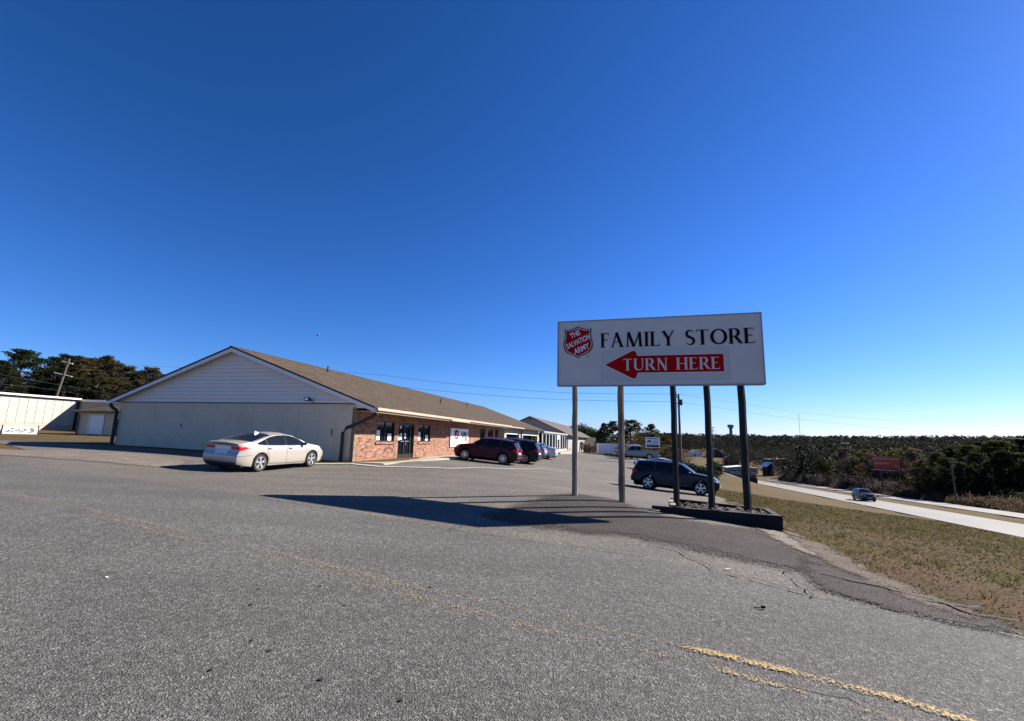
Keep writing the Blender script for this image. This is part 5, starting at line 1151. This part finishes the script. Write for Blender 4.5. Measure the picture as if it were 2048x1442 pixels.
# ---- far wooded hills
def hillside(name, n, seed, rlo, rhi, azlo, azhi, th, mat, label, fn=None):
    r = np.random.default_rng(seed); az = np.radians(r.uniform(azlo, azhi, n)); rr = np.sqrt(r.uniform(rlo**2, rhi**2, n)); x = rr*np.sin(az); y = rr*np.cos(az)
    if fn is not None: k = fn(x, y); x, y = x[k], y[k]
    z = harr(x, y); n = len(x); H_ = th*(.55+.6*r.random(n)); per = 80
    cen = np.repeat(np.stack([x, y, z], 1), per, 0); Hh = np.repeat(H_, per); t = r.random(n*per)**.8; R0 = Hh*.30*np.sqrt(np.clip(1-(2*t-.75)**2*.75, .05, 1))*(np.sqrt(r.random(n*per))*.6+.4); a = r.random(n*per)*6.283
    c = cen+np.stack([np.cos(a)*R0, np.sin(a)*R0, Hh*(.12+.88*t)], 1)
    s = (.032*Hh*(.6+.8*r.random(n*per)))[:, None]; u = r.normal(size=c.shape); u /= np.linalg.norm(u, axis=1)[:, None]; w_ = np.cross(u, r.normal(size=c.shape)); w_ /= np.linalg.norm(w_, axis=1)[:, None]
    v = np.stack([c-u*s-w_*s*.6, c+u*s-w_*s*.5, c+u*s+w_*s*.6, c-u*s+w_*s*.6], 1).reshape(-1, 3)
    o = bpy.data.objects.new(name, fast_mesh(name, v, np.arange(len(v)).reshape(-1, 4), M[mat])); link(o); return tag(o, label, 'woods', None, 'stuff')
hillside('wooded_hillside', 4600, 21, 520, 1000, 15, 56, 19, 'hill', 'far dark wooded hillside under the horizon')
hillside('wooded_ridge', 900, 23, 1000, 1150, 13, 56, 20, 'hill', 'crest of the farthest wooded ridge')
hillside('woods', 900, 22, 190, 420, 31, 52, 13, 'hill', 'dark woods behind the pine stand across the highway')
hillside('woods', 260, 24, 330, 500, 24.5, 31, 10, 'hill', 'dark woods at the right edge of the dry field')
hillside('distant_trees', 500, 25, 240, 420, -60, 14, 9, 'hill', 'distant trees behind the store buildings')
tpx('bare', 1808, 856, 560, 'twig', 'bare round-headed tree standing above the ridge line', 2, 'bare_tree', 1.1)
# ---- dry grass on the bank
def blades(n, seed, region, ht, label):
    r = np.random.default_rng(seed); x = r.uniform(region[0], region[1], n); y = r.uniform(region[2], region[3], n)
    ok = ~inside(LOT, x, y) & ~inside(ROAD, x, y); u = x*HC-y*HS; ok &= u < 23.2
    rr = np.hypot(x, y); ok &= r.random(n) < np.clip(13/rr, .08, 1)**1.1
    x, y = x[ok], y[ok]; z = harr(x, y)-.01; n = len(x); a = r.random(n)*6.283; hgt = ht*(.4+r.random(n))*(1+.06*np.hypot(x, y)); wd = .006+.0012*np.hypot(x, y); ln = r.normal(0, 1.5, (n, 2))*hgt[:, None]
    v = np.stack([np.stack([x-np.cos(a)*wd, y-np.sin(a)*wd, z], 1), np.stack([x+np.cos(a)*wd, y+np.sin(a)*wd, z], 1), np.stack([x+ln[:, 0], y+ln[:, 1], z+hgt], 1)], 1).reshape(-1, 3)
    o = bpy.data.objects.new('grass', fast_mesh('grass', v, np.arange(len(v)).reshape(-1, 3), M['blade'])); link(o); tag(o, label, 'grass', None, 'stuff')
blades(260000, 8, (4, 36, 1, 36), .022, 'short dry winter grass on the bank between the lot and the highway')
r_ = np.random.default_rng(77); n_ = 900; tx = r_.uniform(5, 24, n_); ty = r_.uniform(3, 30, n_); ok = ~inside(LOT, tx, ty) & ~inside(ROAD, tx, ty) & ((tx*HC-ty*HS) < 22); tx, ty = tx[ok], ty[ok]
nb = 16; X = np.repeat(tx, nb)+r_.normal(0, .05, len(tx)*nb); Yy = np.repeat(ty, nb)+r_.normal(0, .05, len(tx)*nb); Z = np.repeat(harr(tx, ty), nb); a_ = r_.random(len(X))*6.283; hh = .05+.09*r_.random(len(X)); ln = r_.normal(0, .6, (len(X), 2))*hh[:, None]
v = np.stack([np.stack([X-np.cos(a_)*.008, Yy-np.sin(a_)*.008, Z], 1), np.stack([X+np.cos(a_)*.008, Yy+np.sin(a_)*.008, Z], 1), np.stack([X+ln[:, 0], Yy+ln[:, 1], Z+hh], 1)], 1).reshape(-1, 3)
tf = bpy.data.objects.new('grass_tufts', fast_mesh('grass_tufts', v, np.arange(len(v)).reshape(-1, 3), M['blade'])); link(tf); tag(tf, 'scattered taller tufts of dead grass on the bank', 'grass', None, 'stuff')
# roof vents on the store
for k, (yy, xx) in enumerate(((6.5, -6.6), (19, -3.5), (31, -5.2))):
    w = MB(); zz = rz(xx); w.tube([(xx, yy, zz-.1), (xx, yy, zz+.38)], .05, 8); w.tube([(xx, yy, zz-.02), (xx, yy, zz+.05)], .12, 8); w.build('vent_pipe', M['gutter'], b)
# ================================================================ STREET FURNITURE, FAR THINGS
def pole_px(pxb, pyt, pxt, Y, rad, name, label, mat='pole', group=None):
    pt_ = P(pxt, pyt, Y); x, y = pt_.x, pt_.y; z = h(x, y)
    r = empty(name, (x, y, z), 0, label, 'utility pole' if 'utility' in name else 'pole', group); H_ = pt_.z-z
    w = MB(); w.tube([(0, 0, -.5), (0, 0, H_*.5), (0, 0, H_)], [rad, rad*.85, rad*.7], 10); w.build('shaft', M[mat], r, 40); return r, H_
r1, H1 = pole_px(1360, 788, 1357, 60, .17, 'utility_pole', 'dark utility pole with a short crossarm between the third and fourth sign posts')
w = MB(); w.tube([(-.85, 0, H1-1.35), (.1, 0, H1-1.2)], .06, 6); w.box(-1.0, -.75, -.1, .1, H1-1.4, H1-.95); w.tube([(-.6, 0, H1-1.35), (0, 0, H1-1.75)], .03, 5); w.build('crossarm', M['pole'], r1)
w = MB(); w.tube([(.28, 0, H1-1.45), (.28, 0, H1-.7)], .2, 12); w.build('transformer', M['black'], r1, 40)
w = MB(); w.tube([(-.2, 0, H1-.45), (-.45, 0, H1+.85)], .04, 5); w.tube([(-.5, 0, H1-.5), (.05, 0, H1-.45)], .05, 5); w.build('lightning_rod', M['pole'], r1)
r2, H2 = pole_px(108, 715, 118, 74, .2, 'utility_pole', 'pale leaning utility pole with two white crossarms before the left pines', 'pole'); r2.rotation_euler = (0, R_(9), 0)
for dz, L_ in ((-.6, 1.0), (-2.6, 1.7)):
    w = MB(); w.tube([(-L_, 0, H2+dz), (L_*.8, 0, H2+dz-.1)], .07, 6); w.build('crossarm', M['trim'], r2)
for px, py, Y, lb in ((1690, 882, 130, 'thin dark pole with a crossarm in the thicket left of the orange billboard'), (1903, 925, 74, 'short bare pole at the foot of the right pines'), (1425, 855, 420, 'tall lattice mast above the trees beside the fourth sign post'), (1597, 828, 1300, 'hair-thin radio mast on the far ridge')):
    rr_, HH = pole_px(px, py, px, Y, .14 if Y < 200 else (.3 if Y < 600 else .55), 'utility_pole' if Y < 200 else 'radio_mast', lb)
    if Y == 130: w = MB(); w.tube([(-1.2, 0, HH-.6), (1.2, 0, HH-.6)], .09, 5); w.build('crossarm', M['trim'], rr_)
    if Y == 420:
        for dz in (0, -3, -6, -9): w = MB(); w.tube([(-2.3+.2*dz*.3, 0, HH+dz), (2.0, 0, HH+dz)], .3, 4); w.build('antenna_arm', M['steel'], rr_)
def wire(pts, rad, label, name='power_line'):
    c = [P(*p) for p in pts]; out = []
    for i in range(len(c)-1):
        for t in np.linspace(0, 1, 10, endpoint=False):
            p0, p1, p2, p3 = c[max(i-1, 0)], c[i], c[i+1], c[min(i+2, len(c)-1)]
            out.append(.5*((2*p1)+(p2-p0)*t+(2*p0-5*p1+4*p2-p3)*t*t+(3*p1-p0-3*p2+p3)*t**3))
    out.append(c[-1]); w = MB(); w.tube(out, rad, 4, False); tag(w.build(name, M['wire']), label, 'cable')
wire([(128,718,74),(250,729,76),(420,737,76),(700,745,72),(900,767,68),(1120,785,64),(1357,788,60)], .018, 'upper power line passing over the store roof ridge')
wire([(700,758,72),(811,775,69),(960,789,66),(1120,799,64),(1355,804,60)], .018, 'lower power line passing over the store roof ridge') if 0 else wire([(128,735,74),(420,757,76),(700,763,72),(811,775,69),(960,789,66),(1120,799,64),(1355,804,60)], .018, 'lower power line passing over the store roof ridge')
wire([(1357,788,60),(1580,822,66),(1690,833.5,70),(1860,845,76),(2048,853.6,84),(2200,858,90)], .018, 'upper power line running right from the dark utility pole')
wire([(1360,804,60),(1580,836,66),(1690,848,70),(1860,864,76),(2048,878,84)], .018, 'lower power line running right from the dark utility pole')
wire([(1357,786,60),(1470,795,64),(1700,820,72),(2048,845,84)], .010, 'faint topmost wire running right from the dark utility pole')
wire([(-40,745,60),(0,749,60),(120,770,64),(240,790,66),(330,803,68)], .016, 'upper cable sagging across the left pines'); wire([(-40,763,60),(0,768,60),(80,776,62),(160,788,64)], .016, 'lower cable sagging across the left pines')
# orange billboard
q0 = P(1745, 912, 105); q1 = P(1812, 914, 100); zb_ = h(q0.x, q0.y)
ob = empty('billboard', (q0.x, q0.y, zb_), math.atan2(q1.y-q0.y, q1.x-q0.x), 'orange red billboard in front of the dark woods across the highway', 'billboard'); bw = math.hypot(q1.x-q0.x, q1.y-q0.y); ztp = q0.z-zb_
w = MB(); w.box(0, bw, 0, .2, ztp-2.7, ztp); w.build('panel', M['orange_panel'], ob)
w = MB(); w.box(bw*.80, bw*.88, -.03, -.005, ztp-2.2, ztp-.2); w.box(bw*.9, bw*.96, -.03, -.005, ztp-2.4, ztp-.5); w.build('picture', M['dark'], ob)
w = MB(); xx = .2
while xx < bw*.76: l_ = random.uniform(.25, .8); w.box(xx, min(xx+l_, bw*.77), -.03, -.005, ztp-.62, ztp-.38); xx += l_+.14
xx = .2
while xx < bw*.5: l_ = random.uniform(.3, .7); w.box(xx, min(xx+l_, bw*.5), -.03, -.005, ztp-1.6, ztp-1.35); xx += l_+.16
w.build('lettering', plain('pink_ink', (.5,.32,.3), .7), ob)
for xx in (bw*.2, bw*.75): w = MB(); w.tube([(xx, .3, -1), (xx, .3, ztp-.3)], .16, 8); w.build('post', M['pole'], ob)
w = MB(); w.box(-.2, bw+.2, -.9, -.1, ztp-2.95, ztp-2.85); w.build('catwalk', M['steel'], ob)
# small white billboard behind the pickup
q0 = P(1291, 874, 66); q1 = P(1319.5, 875, 66); zb_ = h(q0.x, q0.y); ztp = q0.z-zb_; bw = q1.x-q0.x
wb = empty('billboard', (q0.x, q0.y, zb_), 0, 'small white billboard with a dark car outline and blue lines of text on two posts', 'billboard')
w = MB(); w.box(0, bw, 0, .1, ztp-1.45, ztp); w.build('panel', M['white'], wb)
w = MB(); w.box(.14, bw-.14, -.02, -.002, ztp-1.36, ztp-1.1); w.build('dark_band', M['ink'], wb)
w = MB(); w.prism([(.15,ztp-.7),(.15,ztp-.58),(.3,ztp-.52),(.42,ztp-.42),(.65,ztp-.42),(.78,ztp-.54),(.88,ztp-.6),(.88,ztp-.7)], 'y', -.02, -.002); w.build('car_picture', plain('ink_purple', (.03,.02,.06), .6), wb)
w = MB()
for zz, x0_, x1_, hh_ in ((-.28, .15, bw-.15, .16), (-.55, 1.05, bw-.2, .09), (-.76, 1.0, bw-.14, .11), (-1.0, .15, bw-.15, .10)):
    xx = x0_
    while xx < x1_-.1: l_ = random.uniform(.1, .28); w.box(xx, min(xx+l_, x1_), -.02, -.002, ztp+zz, ztp+zz+hh_); xx += l_+.05
w.build('lettering', plain('ink_blue', (.1,.13,.25), .6), wb)
for xx in (bw*.3, bw*.72): w = MB(); w.tube([(xx, .2, -.5), (xx, .2, ztp-.2)], .07, 8); w.build('post', M['pole'], wb)
# dark sign board by the frontage road
q0 = P(1461, 939, 62); q1 = P(1512, 943, 62); zb_ = h(q0.x, q0.y); zb2 = P(1461, 955, 62).z
db = empty('entrance_sign', (q0.x, q0.y, zb2), math.atan2(q1.y-q0.y, q1.x-q0.x), 'low dark sign board with pale capitals beside the frontage road', 'sign'); bw = (q1-q0).xy.length; hh_ = q0.z-zb2
w = MB(); w.box(0, bw, 0, .3, 0, hh_); w.build('panel', M['black'], db); w = MB(); w.box(-.1, bw+.1, -.1, .4, min(-1.0, zb_-zb2-.3), -.002); w.build('base', M['timber'], db)
lettering('EVOLUTION', .62, M['steel'], 'lettering', db, Matrix.Translation((bw*.5, -.012, hh_*.58))@RXZ@Matrix.Diagonal((.95, 1, 1, 1)))
# traffic cones by the storefront
for k, (px, py) in enumerate(((1140, 909), (1147, 903))):
    p = P(px, py, 88+k*3); z = h(p.x, p.y); r = empty('traffic_cone', (p.x, p.y, z), 0, ('orange traffic cone' if k == 0 else 'second orange traffic cone, farther and half hidden') + ' at the end of the storefront walk', 'traffic cone')
    w = MB(); w.tube([(0, 0, .03), (0, 0, 1.0)], [.24, .06], 14); w.build('cone', M['orange'], r, 40); w = MB(); w.box(-.32, .32, -.32, .32, 0, .045); w.build('base', M['orange'], r)
    w = MB(); w.tube([(0, 0, .5), (0, 0, .66)], [.158, .128], 14, False); w.build('band', M['white'], r)
# water tower
q = P(1461, 849, 950); r = empty('water_tower', (q.x, q.y, h(q.x, q.y)), 0, 'pale water tower with a wide tank above the far ridge', 'water tower'); Ht = q.z-h(q.x, q.y)
w = MB(); w.tube([(0, 0, -5), (0, 0, Ht-9), (0, 0, Ht-7)], [3.2, 2.9, 4.0], 24); w.build('column', plain('pale_concrete_tower', (.16,.19,.2), .8), r, 40)
w = MB(); w.tube([(0, 0, Ht-7), (0, 0, Ht-4.5), (0, 0, Ht-1), (0, 0, Ht-.4), (0, 0, Ht)], [4.0, 6.0, 6.3, 5.8, 3], 28); w.build('tank', plain('pale_tower_tank', (.2,.24,.25), .7), r, 40)
# houses and sheds in the valley
def shed(px, py, Y, wd, ht, dp, rot, roofh, wm, rm, name, label, cat='house'):
    q = P(px, py, Y); z = h(q.x, q.y); r = empty(name, (q.x, q.y, z), rot, label, cat)
    w = MB(); w.box(-wd/2, wd/2, 0, dp, -1, ht); w.prism([(-wd/2, ht), (wd/2, ht), (0, ht+roofh)], 'y', .05, dp-.05); w.build('wall', M[wm], r)
    w = MB()
    for s in (1, -1): w.add([(0,-.5,ht+roofh+.3),(s*(wd/2+.6),-.5,ht),(s*(wd/2+.6),dp+.5,ht),(0,dp+.5,ht+roofh+.3),(0,-.5,ht+roofh),(s*(wd/2+.6),-.5,ht-.3),(s*(wd/2+.6),dp+.5,ht-.3),(0,dp+.5,ht+roofh)], [(0,1,2,3),(7,6,5,4),(0,4,5,1),(1,5,6,2),(2,6,7,3)])
    w.build('roof', M[rm], r)
    for k in range(max(1, int(wd/5))): w = MB(); x0 = -wd/2+1+k*wd/max(1, int(wd/5)); w.box(x0, x0+1.6, -.08, -.01, .8, min(ht-.4, 2.3)); w.build('window', M['glass'], r)
    return r
sh = shed
sh(1431, 905, 430, 16, 3, 20, R_(-20), 5, 'black', 'silverp', 'pavilion', 'white-roofed gable pavilion at the far side of the dry field', 'pavilion')
sh(1395, 905, 440, 9, 3.5, 8, .2, 2.5, 'trim', 'greywall', 'house', 'small pale house under the trees left of the white-roofed pavilion')
sh(1463, 912, 330, 9, 4, 7, -.3, 3, 'redbrown', 'dark', 'barn', 'small dark red barn standing in the dry field')
sh(1479, 908, 420, 8, 2.5, 8, .2, 2.5, 'trim', 'tanroof', 'shed', 'tiny shed with a pale gable right of the dark red barn', 'shed')
sh(1485, 928, 240, 14, 3, 8, R_(-10), .6, 'greywall', 'trim', 'flat_roof_shop', 'flat-roofed white shop behind the fifth sign post', 'shop')
sh(1541, 928, 230, 3.6, 4.6, 3.6, R_(10), 1.6, 'navy', 'white', 'kiosk', 'narrow dark kiosk with a white gable right of the fifth sign post', 'kiosk')
sh(1580, 914, 330, 26, 4, 12, R_(-6), .8, 'dark', 'trim', 'long_shop', 'long dark building with a pale flat roof beside the black cedar', 'building')
sh(1555, 908, 400, 60, 2.6, 8, R_(2), .5, 'dark', 'greywall', 'long_shed', 'very long low shed along the back of the dry field', 'shed')
sh(1546, 920, 280, 5, 2, 5, 0, 1.5, 'tan', 'redbrown', 'shed', 'tiny tan shed right of the narrow kiosk', 'shed')
for k, (px, py, Y, wd) in enumerate([(1811,893,420,14),(1862,893,430,12),(1785,900,380,16),(1640,939,175,5),(1725,947,150,4)]):
    sh(px, py, Y, wd, 2.2, 4, .1*k, 1.2, 'white', 'silverp', 'far_house', ['pale house roof in the far woods above the orange billboard', 'pale house among trees right of the billboard top', 'cluster house just above the orange billboard', 'pale vehicle-sized shed glinting in the thicket right of the cedar', 'small pale shed left below the orange billboard'][k])
# parked cars far away in the field (small)
for k, (px, py, Y) in enumerate([(1520,911,350),(1532,911,350),(1545,911,350)]):
    q = P(px, py, Y); z = h(q.x, q.y); w = MB(); w.prism([(-2.3,.3),(2.3,.3),(2.3,.8),(1.4,.95),(.8,1.45),(-1,1.45),(-1.7,.95),(-2.3,.9)], 'y', -.9, .9); o = w.build('parked_car', M['whitep' if k != 1 else 'blackp']); o.location = (q.x, q.y, z)
    tag(o, ['distant white car, left of three beside the long low shed', 'distant dark car, middle of three beside the long low shed', 'distant white car, right of three beside the long low shed'][k], 'car', 'distant cars by the long shed')
# dark arms posts in the field
for k, px in enumerate((1437, 1444, 1448)):
    q = P(px, 912, 300); z = h(q.x, q.y); w = MB(); w.tube([(0, 0, -1), (0, 0, 4.5)], .25, 6); o = w.build('field_post', M['redbrown']); o.location = (q.x, q.y, z); tag(o, 'thin rusty post standing in the dry field', 'post', 'posts in the dry field')
# litter on the road
hx_, hy_ = hit(1524, 1223); w = MB(); w.tube([(0, 0, .02), (.03, 0, .02)], .016, 8); w.tube([(-.08, .005, .01), (0, 0, .012)], .005, 5); o = w.build('bolt', M['dark']); o.location = (hx_, hy_, h(hx_, hy_)+.015); tag(o, 'small dark bolt lying on the asphalt near the cracked edge', 'bolt')
hx_, hy_ = hit(1455, 1141); w = MB(); w.prism([(-.06,0),(.0,.012),(.07,-.006),(.0,-.012)], 'z', 0, .006); o = w.build('feather', M['sheet']); o.location = (hx_, hy_, h(hx_, hy_)+.02); tag(o, 'white scrap of litter on the asphalt left of the forked crack', 'litter')
hx_, hy_ = hit(1557, 969); w = MB(); w.tube([(-.5,0,.15),(.5,0,.15)], .2, 8); o = w.build('drain_pipe', M['white']); o.location = (hx_, hy_, h(hx_, hy_)); tag(o, 'white end of a drain pipe at the top of the grass bank', 'pipe')
hx_, hy_ = 7.2, 13.6; w = MB(); w.tube([(0,0,0),(0,0,.12),(.02,0,.16)], [.05,.05,.02], 8); o = w.build('paper_cup', M['white']); o.location = (hx_, hy_, h(hx_, hy_)+.01); tag(o, 'white paper cup in the grass behind the planter', 'cup')
for k, (px, py) in enumerate([(500,1216),(515,1186),(640,1178),(688,1218),(860,1180),(502,1289),(538,1310),(640,1365),(420,1350),(212,1160),(800,1410)]):
    hx_, hy_ = hit(px, py, 1.0); s_ = random.uniform(.012, .022); w = MB(); w.prism([(s_*math.cos(t)*random.uniform(.7, 1.2), s_*math.sin(t)*random.uniform(.7, 1.2)) for t in np.linspace(0, 5.2, 6)], 'z', 0, .006)
    o = w.build('leaf_fragment', M['dark'] if k != 9 else M['sheet']); o.location = (hx_, hy_, h(hx_, hy_)+.014); tag(o, 'dark crumb of leaf lying on the near lane of the road' if k != 9 else 'white scrap of paper on the road at the left', 'leaf' if k != 9 else 'litter', 'crumbs on the near lane' if k != 9 else None)
# daytime moon
q = P(636, 669, 5000); bpy.ops.mesh.primitive_uv_sphere_add(segments=24, ring_count=12, radius=19, location=q) if 0 else None
w = MB(); w.grid(lambda a_, t: (13*math.sin(t)*math.cos(a_), 13*math.sin(t)*math.sin(a_), 13*math.cos(t)), np.linspace(0, 2*math.pi, 25), np.linspace(0.001, math.pi-.001, 13)); o = w.build('moon', plain('moon_rock', (.17,.2,.24), 1), None, 60); o.location = q; tag(o, 'pale half moon in the blue daytime sky', 'moon')

scene.cycles.diffuse_bounces = 2
